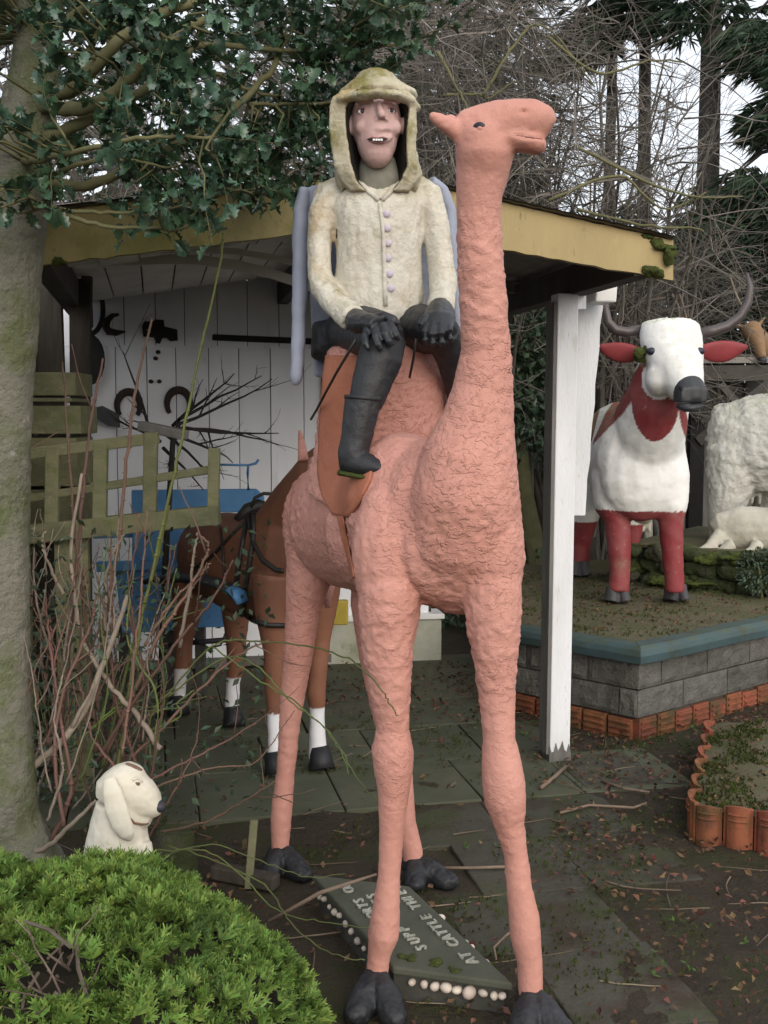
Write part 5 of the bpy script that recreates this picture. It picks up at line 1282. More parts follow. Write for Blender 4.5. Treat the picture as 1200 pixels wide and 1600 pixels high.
# --- holly tree on the left
HR = random.Random(11)
tree = empty('holly_tree', V((-1.34, 3.9, 0)), label='grey-green trunked holly tree overhanging the shed on the left', cat='tree')
tm = MB()
tp_ = [(-10, 1500, 3.9, 105), (-8, 1396, 3.9, 86), (-6, 1300, 3.9, 70), (-10, 1150, 3.9, 60), (-10, 1000, 3.9, 56), (-10, 850, 3.9, 55), (-10, 700, 3.9, 56), (-6, 560, 3.9, 60), (-2, 430, 3.9, 64), (4, 350, 3.9, 66), (20, 290, 3.9, 56), (40, 200, 3.9, 44), (55, 110, 3.9, 38), (62, 20, 3.9, 34), (66, -120, 3.9, 34), (60, -320, 3.9, 26), (70, -600, 3.9, 14)]
tm.tube([at(x, y, Y) for x, y, Y, r in tp_], [mm(r, Y) for x, y, Y, r in tp_], 22, V((0, 1, 0)))
tm.tube([at(-20, 330, 3.9), at(-60, 240, 3.95), at(-110, 120, 4.0), at(-150, -50, 4.05), at(-170, -300, 4.1)], [.11, .09, .075, .06, .03], 14)
for dx, dy in ((-.16, -.02), (.13, -.08), (.05, .15)):
    tm.tube([V((-1.34, 3.9, .22)), V((-1.34+dx, 3.9+dy, .08)), V((-1.34+dx*1.9, 3.9+dy*1.9, -.02))], [.13, .08, .04], 12)
tme = organic(tm, .009, 5, lambda c, n: .007*noise.noise(V((c.x*8, c.y*8, c.z*4)))+.004*noise.noise(V((c.x*20, c.y*20, c.z*34)))+.002*noise.noise(c*60))
link_mesh('trunk', tme, M['bark'], tree)
limbs = [
    [(55, 150, 3.88, 20), (110, 140, 3.8, 17), (165, 85, 3.72, 15), (220, 35, 3.7, 13), (300, 5, 3.7, 10), (380, -30, 3.7, 7)],
    [(46, 175, 3.92, 18), (70, 165, 3.83, 17), (120, 170, 3.75, 16), (170, 150, 3.7, 14), (225, 100, 3.65, 12), (285, 48, 3.65, 10), (350, 20, 3.7, 7)],
    [(38, 228, 3.92, 16), (75, 215, 3.86, 15), (150, 180, 3.8, 13), (210, 150, 3.78, 11), (270, 110, 3.8, 10), (310, 72, 3.85, 8), (420, 78, 3.95, 6), (530, 82, 4.05, 4)],
    [(40, 280, 3.88, 14), (130, 290, 3.82, 12), (200, 262, 3.8, 11), (270, 228, 3.82, 10), (330, 195, 3.85, 9), (380, 155, 3.9, 8), (425, 108, 3.98, 7), (445, 60, 4.05, 5)],
    [(390, 162, 3.93, 5), (440, 164, 3.98, 4), (510, 160, 4.06, 3.5), (560, 150, 4.12, 2.5)],
    [(290, 110, 3.85, 6), (340, 115, 3.9, 5.5), (400, 145, 3.95, 4), (440, 150, 4.0, 3)],
    [(30, 285, 3.84, 8), (50, 310, 3.75, 7), (100, 335, 3.65, 6), (160, 352, 3.6, 4.5), (255, 357, 3.6, 3)],
    [(20, 318, 3.88, 6), (60, 322, 3.7, 5), (120, 330, 3.66, 4.5), (200, 332, 3.66, 3.5), (300, 318, 3.7, 2.5), (375, 296, 3.75, 2)],
    [(60, 200, 3.9, 12), (90, 150, 4.0, 10), (150, 60, 4.1, 8), (200, -30, 4.2, 7), (260, -120, 4.3, 5)],
    [(60, 60, 3.9, 14), (160, 0, 3.9, 11), (300, -60, 3.95, 9), (450, -110, 4.05, 6), (600, -140, 4.15, 4)],
    [(25, 262, 3.92, 10), (40, 252, 3.8, 9), (60, 250, 3.7, 8), (130, 235, 3.5, 6), (230, 215, 3.4, 4.5), (330, 215, 3.4, 3)],
    [(20, 310, 3.85, 8), (60, 285, 3.7, 6), (120, 258, 3.6, 5), (190, 250, 3.55, 3.5), (260, 262, 3.55, 2.5)],
]
lpts = []
lm = MB()
for lb_ in limbs:
    mb = MB(); pts = [at(x, y, Y) for x, y, Y, r in lb_]
    # resample smoothly
    sm, sr = [], []
    for i in range(len(pts)-1):
        p0, p1, p2, p3 = pts[max(i-1, 0)], pts[i], pts[i+1], pts[min(i+2, len(pts)-1)]
        for k in range(6):
            t = k/6; t2, t3 = t*t, t*t*t
            sm.append(.5*((2*p1)+(p2-p0)*t+(2*p0-5*p1+4*p2-p3)*t2+(3*p1-p0-3*p2+p3)*t3)+rv(HR)*.004)
            sr.append(mm(lerp(lb_[i][3], lb_[i+1][3], t), 3.8)*.68)
    sm.append(pts[-1]); sr.append(mm(lb_[-1][3], 3.8)*.8)
    mb.tube(sm, sr, 9); mb.build('limb', M['limb'], tree, smooth=True)
    lpts += [(p, r) for p, r in zip(sm, sr)]
def leaf_shape():
    """spiny holly leaf along +Y, 1 unit long, curled"""
    out = [(0, 0), (.10, .14), (.20, .17), (.15, .30), (.27, .38), (.19, .52), (.28, .62), (.16, .74), (.17, .86), (.05, .90), (0, 1.0)]
    vs = []; fs = []
    for (x, y) in out: vs.append(V((x, y, .10*math.sin(y*3.1)+.35*x*x*3+(.09 if x > .22 else 0))))
    nm = len(out)
    mid = [V((0, y, .10*math.sin(y*3.1)-.02)) for x, y in out]
    vs += mid[1:-1]
    for (x, y) in out[1:-1]: vs.append(V((-x, y, .10*math.sin(y*3.1)+.35*x*x*3+(.09 if x > .22 else 0))))
    # indices: right 0..10, mid 11..19, left 20..28
    def ri(i): return i
    def mi(i): return 0 if i == 0 else (nm-1 if i == nm-1 else nm+i-1)
    def li(i): return 0 if i == 0 else (nm-1 if i == nm-1 else nm+nm-2+i-1)
    for i in range(nm-1):
        for a_, b_ in ((ri, mi), (mi, li)):
            q = [b_(i), a_(i), a_(i+1), b_(i+1)]; q2 = []
            for t in q:
                if t not in q2: q2.append(t)
            if len(q2) > 2: fs.append(tuple(q2))
    return vs, fs
LV, LF = leaf_shape()
twm = MB(); leaves = []
def density(px, py):
    """how leafy the crown is where it stands in the view: thick at the upper left, thinning down and to the right"""
    if px > 700: return 0
    lim = 330 if px < 180 else (345 if px < 340 else lerp(330, 90, min(1, (px-340)/330)))
    if 330 < px < 450: lim = 300
    if 450 <= px < 520: lim = 285
    if 520 <= px < 640: lim = 120
    if 640 <= px: lim = 80
    if py > lim: return 0
    d = 1.0
    if px < 170 and py > 40: d = .38
    if px > 520: d = .8
    return d
tries = 0; ntw = 0
while ntw < 380 and tries < 20000:
    tries += 1
    px, py = HR.uniform(-260, 700), HR.uniform(-320, 350)
    if HR.random() > density(px, py)*(.4 if py < -20 else 1): continue
    Y = HR.uniform(3.35, 4.15) if px < 380 else HR.uniform(3.92, 4.25)
    if py < 0: Y = HR.uniform(3.3, 4.5)
    e = at(px, py, Y)
    bp, br = min(lpts, key=lambda q: (q[0]-e).length_squared)
    dlen = (bp-e).length
    if dlen > .85: continue
    # twig from the limb out to this point
    pts = [bp, bp.lerp(e, .35)+rv(HR)*.03, bp.lerp(e, .7)+rv(HR)*.03, e]
    twm.tube(pts, [min(br, .006), .0045, .0035, .002], 4, caps=False)
    ntw += 1
    tipd = (e-pts[2]).normalized()
    pts2 = wander(e, tipd+V((0, 0, -.25)), .14, 4, .3, HR)
    twm.tube(pts2, [.0025, .002, .002, .0015, .001], 3, caps=False)
    for (q0, q1, nlf) in ((pts[1], pts[2], 2), (pts[2], pts[3], 4), (pts2[0], pts2[2], 4), (pts2[2], pts2[4], 4)):
        for k in range(nlf):
            base_ = q0.lerp(q1, HR.random()); d = ((q1-q0).normalized()*.5+rv(HR)).normalized()
            nrm = (V((0, 0, 1))+rv(HR)*.75).normalized(); leaves.append((base_, d, nrm, HR.uniform(.048, .078)))
twm.build('twigs', M['limb'], tree, smooth=True, fixn=False, kind='stuff')
def leafmat(b, d, n, s):
    x = d.cross(n).normalized(); z = x.cross(d).normalized(); return Matrix.Translation(b) @ Matrix((x, d, z)).transposed().to_4x4() @ Matrix.Scale(s, 4)
inview = []
rest = []
for L_ in leaves:
    px, py = proj(L_[0])
    (inview if (0 < px < 640 and 0 < py < 345) else rest).append(L_)
inview.sort(key=lambda l: l[0].y)
singles, rest = inview[:300], rest+inview[300:]
lmesh = bpy.data.meshes.new('leaf'); lmesh.from_pydata([tuple(v) for v in LV], [], LF); lmesh.update(); lmesh.polygons.foreach_set('use_smooth', [True]*len(lmesh.polygons)); lmesh.materials.append(M['hollyobj'])
for (b_, d_, n_, s_) in singles:
    o = bpy.data.objects.new('leaf', lmesh); COL.objects.link(o); o.parent = tree; o.matrix_parent_inverse = Matrix.Translation(-tree.location); o.matrix_basis = leafmat(b_, d_, n_, s_)
fm = MB()
LA_ = np.array([tuple(v) for v in LV])
for (b_, d_, n_, s_) in rest:
    m_ = np.array(leafmat(b_, d_, n_, s_)); fm.add([V(q) for q in (LA_ @ m_[:3, :3].T+m_[:3, 3])], LF)
fm.build('foliage', M['holly'], tree, smooth=True, fixn=False, kind='stuff')

# --- juniper hedge in the foreground
GR = random.Random(5)
hedge = empty('juniper_hedge', V((-.8, 2.8, 0)), label='bright green clipped conifer hedge in the left foreground', cat='hedge')
def hedge_top(x, y):
    # mound height over the ground
    a = (x+.95)/.84; b_ = (y-2.62)/.72; r2 = a*a*(1 if a > 0 else .25)+b_*b_
    if r2 > 1: return 0
    h = .545*(1-r2**1.5)**.5
    return h+(.075*noise.noise(V((x*3.6, y*3.6, 0)))+.05*noise.noise(V((x*9, y*9, 5))))*min(1, h*3)+.022*noise.noise(V((x*19, y*19, 3)))
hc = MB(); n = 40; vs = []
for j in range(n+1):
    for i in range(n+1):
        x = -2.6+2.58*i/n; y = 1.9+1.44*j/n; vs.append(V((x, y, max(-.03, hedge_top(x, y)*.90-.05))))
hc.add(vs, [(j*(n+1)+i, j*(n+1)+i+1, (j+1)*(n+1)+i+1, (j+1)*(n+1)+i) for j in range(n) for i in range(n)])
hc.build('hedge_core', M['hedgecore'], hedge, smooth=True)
def spray(mb, p, d, up, s, rng):
    """flat fan of fine scale-leaved shoots"""
    d = d.normalized(); x = d.cross(up)
    if x.length < .01: return
    x.normalize(); z = x.cross(d)
    for k in range(5):
        a_ = -.95+.475*k+rng.uniform(-.2, .2); l = s*(1-.3*abs(a_))*rng.uniform(.75, 1.1)
        e = (d*math.cos(a_)+x*math.sin(a_)+z*rng.uniform(-.15, .35)).normalized(); b0 = p+d*s*.12
        w_ = e.cross(z).normalized()*s*.15
        mb.add([b0-w_*.6, b0+w_*.6, b0+e*l*.6+w_, b0+e*l], [(0, 1, 2), (0, 2, 3)])
        for sg in (-1, 1):
            for q in (.35, .65):
                t = b0+e*l*q; f = (e*.75+x*sg*.6+z*rng.uniform(-.2, .4)).normalized()
                mb.add([t-e*s*.075, t+e*s*.075, t+f*l*.34+e*s*.06, t+f*l*.36-e*s*.03], [(0, 1, 2, 3)])
hf = MB(); dead = MB(); cnt = 0
def bare(x, y, z):
    px, py = proj(V((x, y, z))); return ((px-85)/48)**2+((py-1505)/50)**2 < 1+.5*noise.noise(V((x*9, y*9, 1))) 
while cnt < 11500:
    x, y = GR.uniform(-2.3, 0.02), GR.uniform(1.9, 3.34); z = hedge_top(x, y)
    if z < .04: continue
    z *= GR.uniform(.0, 1)**.32 if z > .3 and GR.random() < .35 else 1
    e = .02; nrm = V((-(hedge_top(x+e, y)-hedge_top(x-e, y))/(2*e), -(hedge_top(x, y+e)-hedge_top(x, y-e))/(2*e), 1)).normalized()
    p = V((x, y, z-.035))
    if bare(x, y, z):
        if GR.random() < .30:
            dp = wander(p-nrm*.03, nrm*.5+rv(GR)*.8, .16, 4, .35, GR); dead.tube(dp, [.004, .003, .0025, .002, .001], 4, caps=False)
        cnt += 1; continue
    d = (nrm*.9+rv(GR)*.75+V((0, -.15, .1))).normalized()
    spray(hf, p, d, (nrm+rv(GR)*.5).normalized(), GR.uniform(.024, .054), GR); cnt += 1
hf.build('foliage', M['hedge'], hedge, smooth=False, fixn=False, kind='stuff')
for k in range(90):
    x, y = GR.uniform(-1.6, -.1), GR.uniform(2.1, 3.1); z = hedge_top(x, y)
    if z > .1 and bare(x, y, z): dead.tube(wander(V((x, y, z-.08)), rv(GR)+V((0, -.3, .6)), .2, 5, .3, GR), [.0035, .003, .0025, .002, .0015, .001], 4, caps=False)
for (p0, p1) in (((120, 1470), (140, 1570)), ((40, 1440), (110, 1480)), ((60, 1520), (30, 1600))):
    a_, b_ = at(*p0, 2.42), at(*p1, 2.3); dead.tube([a_, a_.lerp(b_, .5)+rv(GR)*.01, b_], [.004, .0045, .004], 5)
dead.build('dead_twigs', M['deadtwig'], hedge, fixn=False, kind='stuff')

# --- rose bush: reddish, green and grey canes before the gate
RR_ = random.Random(21)
rose = empty('rose_bush', V((-1.0, 4.2, 0)), label='leafless rose bush with red and green canes before the gate', cat='bush')
def cane(pts, r, mat, thorns=True, tip=True, side=0, nm='cane'):
    w = [at(*p) for p in pts]; sm, sr = [], []
    n_ = len(w)
    for i in range(n_-1):
        p0, p1, p2, p3 = w[max(i-1, 0)], w[i], w[i+1], w[min(i+2, n_-1)]
        for k in range(7):
            t = k/7; sm.append(.5*((2*p1)+(p2-p0)*t+(2*p0-5*p1+4*p2-p3)*t*t+(3*p1-p0-3*p2+p3)*t**3)+rv(RR_)*.0035)
    sm.append(w[-1]); m_ = len(sm)
    sr = [r*(1-.5*i/(m_-1)) for i in range(m_)]
    mb = MB(); mb.tube(sm, sr, 7)
    if thorns:
        for i in range(1, m_-1, 1):
            if RR_.random() < .7:
                t = (sm[i+1]-sm[i]).normalized(); q = t.cross(rv(RR_)).normalized(); mb.tube([sm[i], sm[i]+q*(sr[i]+.008)+t*.004], [sr[i]*.45, .0006], 4)
            if RR_.random() < .25:
                mb.ell(sm[i], (sr[i]*1.5, sr[i]*1.5, sr[i]*1.2), nu=6, nv=5)
    for k in range(side):
        i = RR_.randint(m_//3, m_-3); t = (sm[i+1]-sm[i]).normalized(); d = (t+rv(RR_)*.9).normalized()
        pp = wander(sm[i], d, RR_.uniform(.10, .28), 5, .18, RR_, V((0, 0, .06))); mb.tube(pp, [sr[i]*.7*(1-.5*j/5) for j in range(6)], 6)
    return mb.build(nm, M[mat], rose, smooth=True)
cane([(150, 1180, 4.2), (160, 1000, 4.2), (185, 850, 4.2), (200, 700, 4.2), (215, 590, 4.2), (237, 498, 4.2)], .009, 'redcane')
cane([(95, 1150, 4.2), (118, 900, 4.2), (130, 760, 4.2), (145, 640, 4.2), (161, 560, 4.2)], .008, 'redcane', side=1)
cane([(150, 1150, 4.15), (125, 900, 4.15), (108, 720, 4.15), (98, 565, 4.15)], .007, 'redcane')
cane([(60, 1100, 4.1), (30, 950, 4.1), (18, 800, 4.1), (5, 690, 4.1)], .006, 'redcane', side=2)
cane([(180, 1230, 4.1), (215, 1000, 4.1), (255, 820, 4.1), (285, 680, 4.1), (315, 540, 4.1), (345, 400, 4.1), (350, 340, 4.1)], .0075, 'greencane')
cane([(160, 1200, 4.15), (205, 1020, 4.15), (240, 900, 4.15), (265, 790, 4.15)], .007, 'greencane', side=2)
cane([(165, 1180, 4.1), (240, 1010, 4.05), (290, 930, 4.05), (325, 860, 4.05), (310, 835, 4.05)], .008, 'redcane', side=2)
cane([(150, 1190, 4.05), (220, 1080, 4.0), (280, 1000, 4.0), (330, 940, 4.0), (365, 875, 4.0)], .008, 'redcane', side=2)
cane([(280, 1010, 4.05), (296, 930, 4.05), (303, 870, 4.05), (309, 832, 4.05)], .0075, 'greycane')
cane([(225, 1010, 4.1), (262, 950, 4.08), (300, 910, 4.06), (330, 880, 4.06)], .006, 'redcane')
cane([(250, 1170, 4.0), (215, 1120, 4.02), (165, 1060, 4.05), (130, 1000, 4.1), (115, 920, 4.1), (112, 850, 4.1), (128, 740, 4.1)], .011, 'greycane', thorns=False)
cane([(165, 1010, 4.1), (165, 940, 4.1), (170, 880, 4.1), (195, 835, 4.1)], .009, 'greycane', thorns=False)
cane([(100, 930, 4.1), (80, 890, 4.1), (65, 850, 4.1), (72, 830, 4.1)], .007, 'greycane', thorns=False)
cane([(-20, 1250, 3.95), (60, 1190, 3.95), (120, 1130, 3.95), (160, 1040, 4.0), (200, 930, 4.05)], .017, 'greycane', thorns=False, side=2)
cane([(-20, 1330, 3.8), (60, 1330, 3.8), (110, 1290, 3.8), (150, 1250, 3.85)], .012, 'greycane', thorns=False)
cane([(70, 1330, 3.9), (110, 1240, 3.9), (95, 1120, 3.95), (80, 1020, 4.0), (70, 940, 4.0)], .009, 'redcane', side=3)
cane([(100, 1290, 3.85), (85, 1180, 3.9), (100, 1080, 3.95), (140, 980, 4.0), (150, 930, 4.0)], .008, 'redcane', side=3)
cane([(200, 1190, 4.1), (260, 1130, 4.1), (330, 1060, 4.1), (380, 1020, 4.1), (420, 1000, 4.1)], .006, 'redcane', side=2)
cane([(210, 1230, 3.95), (290, 1190, 3.9), (350, 1160, 3.85), (400, 1130, 3.8)], .005, 'redcane', side=3)
cane([(250, 1300, 3.9), (330, 1280, 3.85), (400, 1240, 3.8), (430, 1220, 3.8)], .005, 'redcane', side=3)
cane([(240, 1230, 4.0), (330, 1200, 4.0), (400, 1190, 4.0), (460, 1110, 4.0)], .0035, 'redcane', side=1)
cane([(220, 1330, 3.75), (270, 1240, 3.7), (300, 1180, 3.7), (310, 1140, 3.7)], .004, 'redcane', side=2)
# long arching green shoots across the camel's legs
cane([(250, 1100, 3.9), (330, 1010, 3.8), (400, 1003, 3.7), (480, 1010, 3.5), (545, 1030, 3.2), (590, 1070, 3.03), (610, 1100, 3.02), (622, 1118, 3.03)], .0035, 'greencane', thorns=False)
cane([(260, 1090, 3.9), (350, 1030, 3.8), (400, 1040, 3.7), (440, 1080, 3.6), (500, 1130, 3.5), (530, 1170, 3.45), (545, 1210, 3.42)], .0035, 'greencane', thorns=False)
cane([(330, 1010, 3.8), (410, 1065, 3.65), (460, 1100, 3.55), (520, 1150, 3.5), (560, 1220, 3.45), (590, 1250, 3.5)], .003, 'greencane', thorns=False)
cane([(240, 1330, 3.6), (320, 1330, 3.5), (380, 1370, 3.4), (430, 1420, 3.3), (500, 1440, 3.2), (580, 1450, 3.1)], .003, 'greencane', thorns=False)
cane([(260, 1320, 3.7), (350, 1350, 3.6), (420, 1390, 3.5), (460, 1450, 3.3), (520, 1490, 3.15), (570, 1500, 3.1)], .003, 'greencane', thorns=False)
cane([(250, 1340, 3.6), (330, 1320, 3.6), (420, 1350, 3.6), (480, 1370, 3.6), (540, 1365, 3.65)], .0025, 'greencane', thorns=False)
for k in range(58):
    x0_ = RR_.uniform(0, 250); y0 = RR_.uniform(1130, 1290); x1_ = x0_+RR_.uniform(-60, 100); y1 = RR_.uniform(780, 1080); Y = RR_.uniform(3.85, 4.5)
    cane([(x0_, y0, Y), (lerp(x0_, x1_, .4)+RR_.uniform(-25, 25), lerp(y0, y1, .35), Y), (lerp(x0_, x1_, .7)+RR_.uniform(-15, 15), lerp(y0, y1, .7), Y), (x1_, y1, Y)], RR_.uniform(.0028, .0065), RR_.choice(['redcane', 'redcane', 'redcane', 'greencane', 'greycane']), side=RR_.randint(1, 4))
# low dark leaves among the canes
def simple_leaf(mb, p, d, n, s):
    x = d.cross(n).normalized(); z = x.cross(d).normalized()
    mb.add([p, p+d*s*.45+x*s*.26+z*s*.06, p+d*s, p+d*s*.45-x*s*.26+z*s*.06, p+d*s*.5-z*s*.02], [(0, 1, 4), (1, 2, 4), (2, 3, 4), (3, 0, 4)])
lowl = MB()
for k in range(2600):
    px, py = RR_.uniform(30, 420), RR_.uniform(820, 1260); 
    if RR_.random() > (.8 if py > 900 and px < 260 else .22) : continue
    p = at(px, py, RR_.uniform(4.0, 4.7)); 
    if p.z < .03: continue
    simple_leaf(lowl, p, rv(RR_).normalized(), (V((0, -.3, 1))+rv(RR_)*.6).normalized(), RR_.uniform(.025, .05))
lowl.build('leaves', M['ivy'], rose, fixn=False, kind='stuff')

# --- dead black branch propped against the wall
bt2 = empty('dead_branch', at(280, 700, 6.3), label='tangle of black dead twigs leaning on the white wall', cat='branch')
BR = random.Random(3); bm2 = MB()
for (a_, b_) in (((270, 665), (385, 560)), ((280, 662), (420, 612)), ((285, 668), (428, 690)), ((270, 670), (430, 650)), ((260, 680), (350, 740)), ((250, 690), (200, 640)), ((255, 700), (300, 740)), ((240, 690), (180, 560)), ((280, 655), (400, 590)), ((275, 680), (370, 720))):
    A, B_ = at(*a_, 6.2), at(*b_, 6.9 if b_[0] > 300 else 6.6); d = B_-A
    branchy(bm2, A, d, d.length*1.05, .011, 2, BR, 5, .10, V((0, 0, .0)), (2, 4), .6, None, .36)
sub = at(270, 690, 6.2); bm2.tube([V((sub.x-.1, sub.y, 0)), V((sub.x-.05, sub.y, sub.z*.6)), sub, at(280, 660, 6.2)], [.02, .018, .016, .014], 7)
bm2.build('twigs', M['blacktwig'], bt2, smooth=True, fixn=False)
# ---------------------------------------------------------------- background trees and thicket
TR = random.Random(31)
SPR = []
def needle_spray(mb, p, d, s, rng, droop=.35, wid=.05):
    d = d.normalized(); x = d.cross(V((0, 0, 1)))
    if x.length < .05: x = V((1, 0, 0))
    x.normalize()
    for k in range(7):
        a_ = rng.uniform(-1.0, 1.0); l = s*rng.uniform(.5, 1.0); e = (d*math.cos(a_)+x*math.sin(a_)+V((0, 0, -droop*rng.random()))).normalized()
        b0 = p+d*s*rng.uniform(0, .35); w = e.cross(rv(rng)).normalized()*s*wid
        mb.add([b0-w*.4, b0+w*.4, b0+e*l*.5+w+V((0, 0, -.02*s)), b0+e*l+V((0, 0, -droop*.3*s)), b0+e*l*.5-w], [(0, 1, 2, 3), (0, 3, 4)])
def conifer(px, Y, rpx, top, lean, label, crown, n, name='conifer_tree', mat='needle', size=(.18, .34), limbs_n=40, droop=.4):
    """crown: list of (px, py, radius_px, depth_spread, weight) lobes"""
    b = gnd(px, 650+F*CAMH/Y); b = V((at(px, 700, Y).x, Y, 0))
    o = empty(name, b, label=label, cat='tree', group='dark trees behind the yard')
    t = MB(); tops = b+V((lean*top, 0, top)); pts = [b.lerp(tops, i/8)+V((.04*noise.noise(V((i, px, 0))), 0, 0)) for i in range(9)]
    r = mm(rpx, Y); t.tube(pts, [r*(1.1-.55*i/8) for i in range(9)], 12)
    lobes = []
    wts = [c[4] for c in crown]
    f = MB(); br = MB()
    for k in range(n):
        c = TR.choices(crown, wts)[0]
        q = rv(TR)
        while q.length > 1: q = rv(TR)
        p = at(c[0]+q.x*c[2], c[1]+q.y*c[2]*(c[5] if len(c) > 5 else 1), Y+q.z*c[3])
        if p.z < .1: continue
        hub = V((pts[0].x+lean*p.z, Y, p.z+.3)); d = (p-hub)+rv(TR)*.5; d.z *= .4
        needle_spray(f, p, d, TR.uniform(*size), TR, droop)
        if k % max(1, n//limbs_n) == 0:
            br.tube([hub, hub.lerp(p, .5)+V((0, 0, .08)), p], [.03, .02, .006], 5, caps=False)
    t.v += []; t.add(br.v, br.f)
    t.build('trunk', M['trunk'], o, smooth=True, fixn=False)
    f.build('crown', M[mat], o, fixn=False, kind='stuff')
    return o
conifer(1096, 12.5, 21, 8.5, .0, 'tall dark conifer with the thickest straight trunk at upper right', [(1090, -10, 60, 1.2, .4), (1060, 40, 35, 1, .15), (1150, 30, 35, 1, .2), (1130, -160, 120, 1.4, .9), (1010, -70, 60, 1, .4), (1100, 330, 50, .8, .2)], 620)
conifer(1004, 13.5, 13, 8, -.01, 'slimmer dark conifer trunk left of the thickest one', [(985, 20, 45, 1, .8), (940, 55, 40, 1, .6), (960, -90, 90, 1.2, .8), (1000, 340, 30, .6, .2)], 560)
conifer(938, 14.0, 11, 7.5, .012, 'thin dark trunk rising behind the roof edge at the right', [(925, 55, 40, 1, .6), (890, 95, 35, 1, .5), (915, -60, 90, 1.2, .6)], 360)
conifer(1175, 11.5, 12, 6.5, .07, 'leaning dark conifer with drooping sprays at the right edge', [(1185, 70, 45, 1, .5), (1195, 190, 30, .9, .25), (1175, 290, 35, .9, .3), (1270, 120, 80, 1.2, .8), (1160, 390, 90, 1.0, 1.6), (1215, 330, 60, 1, .9), (1090, 410, 50, .8, .6), (1180, 470, 80, .8, 1.0)], 2300)
dens = [(x, y, 120, 1.2, 1) for x in (-250, -60, 130, 320, 500) for y in (-130, 60, 230, 400)]
conifer(200, 12.6, 30, 8, 0, 'dense dark evergreen behind the shed roof on the left', dens, 2600, 'evergreen_tree', 'ivy', (.22, .40))
conifer(650, 13.4, 24, 8, 0, 'dense dark evergreen behind the rider and camel head', [(x, y, 85, 1.2, 1) for x in (590, 690, 770) for y in (-100, 40, 160, 300, 430)], 2000, 'evergreen_tree', 'ivy', (.2, .38))
conifer(1000, 15.5, 24, 4.2, 0, 'low dark evergreen behind the timber shelter', [(x, y, 70, 1.0, 1) for x in (780, 880, 980, 1080, 1190, 1300) for y in (470, 560, 640)], 1900, 'evergreen_tree', 'ivy', (.22, .40))

# bare tangled shrubs overhanging the roof
def thicket(nm_label, base_px, regions, n, nbig, rng):
    o = empty('bare_shrub', V((at(base_px, 700, 9.9).x, 9.9, 0)), label=nm_label, cat='shrub', group='bare shrubs behind the shed')
    st_ = MB(); tw = MB(); td = MB()
    W_ = [r[6] for r in regions]
    def pick():
        c = rng.choices(regions, W_)[0]; return at(rng.uniform(c[0], c[1]), rng.uniform(c[2], c[3]), rng.uniform(c[4], c[5]))
    for k in range(nbig):
        e = pick(); b_ = o.location+V((rng.uniform(-.6, .6), rng.uniform(-.3, .4), 0))
        mid = b_.lerp(e, .5)+V((0, .35, .5))+rv(rng)*.25
        pts = []
        for i in range(13):
            t = i/12; pts.append(b_*(1-t)**2+mid*2*t*(1-t)+e*t*t+rv(rng)*.045)
        r0 = rng.uniform(.016, .036); rr_ = [r0*(1-.75*i/12) for i in range(13)]; st_.tube(pts, rr_, 6, caps=False)
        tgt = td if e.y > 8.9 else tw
        for i in range(5, 12):
            for q in range(2):
                t = (pts[i+1]-pts[i]).normalized(); d = (t*.7+rv(rng)*.9+V((0, 0, -.1))).normalized()
                branchy(tgt, pts[i], d, rng.uniform(.5, 1.1), rr_[i]*.55, 2, rng, 4, .16, V((0, 0, -.03)), (2, 3), .75, None, .5, 4)
    for k in range(n):
        p = pick(); d = (V((rng.uniform(-1, 1.0), rng.uniform(-.6, .6), rng.uniform(-.75, .7)))).normalized()
        L_ = rng.uniform(.25, .95); q = wander(p, d, L_, 5, .24, rng, V((.02, 0, -.05)))
        r0 = rng.choice([.003, .004, .005, .0075, .010]) if rng.random() < .55 else .0028
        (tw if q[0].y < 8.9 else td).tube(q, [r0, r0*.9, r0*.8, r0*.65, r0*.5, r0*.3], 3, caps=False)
        for m_ in range(rng.randint(1, 3)):
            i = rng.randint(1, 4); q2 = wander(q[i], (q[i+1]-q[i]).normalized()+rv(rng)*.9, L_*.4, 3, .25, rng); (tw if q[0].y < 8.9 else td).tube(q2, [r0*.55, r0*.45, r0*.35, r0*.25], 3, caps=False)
    st_.build('stems', M['thicket'], o, smooth=True, fixn=False)
    tw.build('twigs', M['thicket'], o, fixn=False, kind='stuff')
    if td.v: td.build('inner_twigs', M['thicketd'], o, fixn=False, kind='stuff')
TK = random.Random(77)
thicket('grey bare shrub tangled above the roof behind the rider', 560, [(380, 760, -40, 300, 7.6, 9.8, 1)], 500, 26, TK)
thicket('densest grey-brown bare shrub above the roof behind the camel head', 780, [(640, 860, -60, 335, 7.4, 9.8, 1), (860, 930, 60, 300, 7.4, 9, .10)], 900, 42, TK)
thicket('bare shrub arching over the right end of the roof towards the cow', 960, [(840, 1060, 40, 370, 7.4, 9.2, .8), (930, 1140, 170, 330, 7.2, 8.6, .45), (880, 980, -40, 120, 8, 9.5, .2)], 160, 17, TK)
thicket('bare shrub behind the holly above the left roof slope', 250, [(-120, 420, 60, 330, 7.8, 9.8, 1)], 400, 20, TK)
thicket('low bare shrub hanging behind the cow horns', 1020, [(905, 1000, 440, 530, 9.2, 10.4, .8), (1000, 1210, 400, 520, 9.6, 10.8, 1)], 420, 8, TK)
def smooth_path(w, k=6):
    out = []
    for i in range(len(w)-1):
        p0, p1, p2, p3 = w[max(i-1, 0)], w[i], w[i+1], w[min(i+2, len(w)-1)]
        for j in range(k):
            t = j/k; out.append(.5*((2*p1)+(p2-p0)*t+(2*p0-5*p1+4*p2-p3)*t*t+(3*p1-p0-3*p2+p3)*t**3))
    return out+[w[-1]]
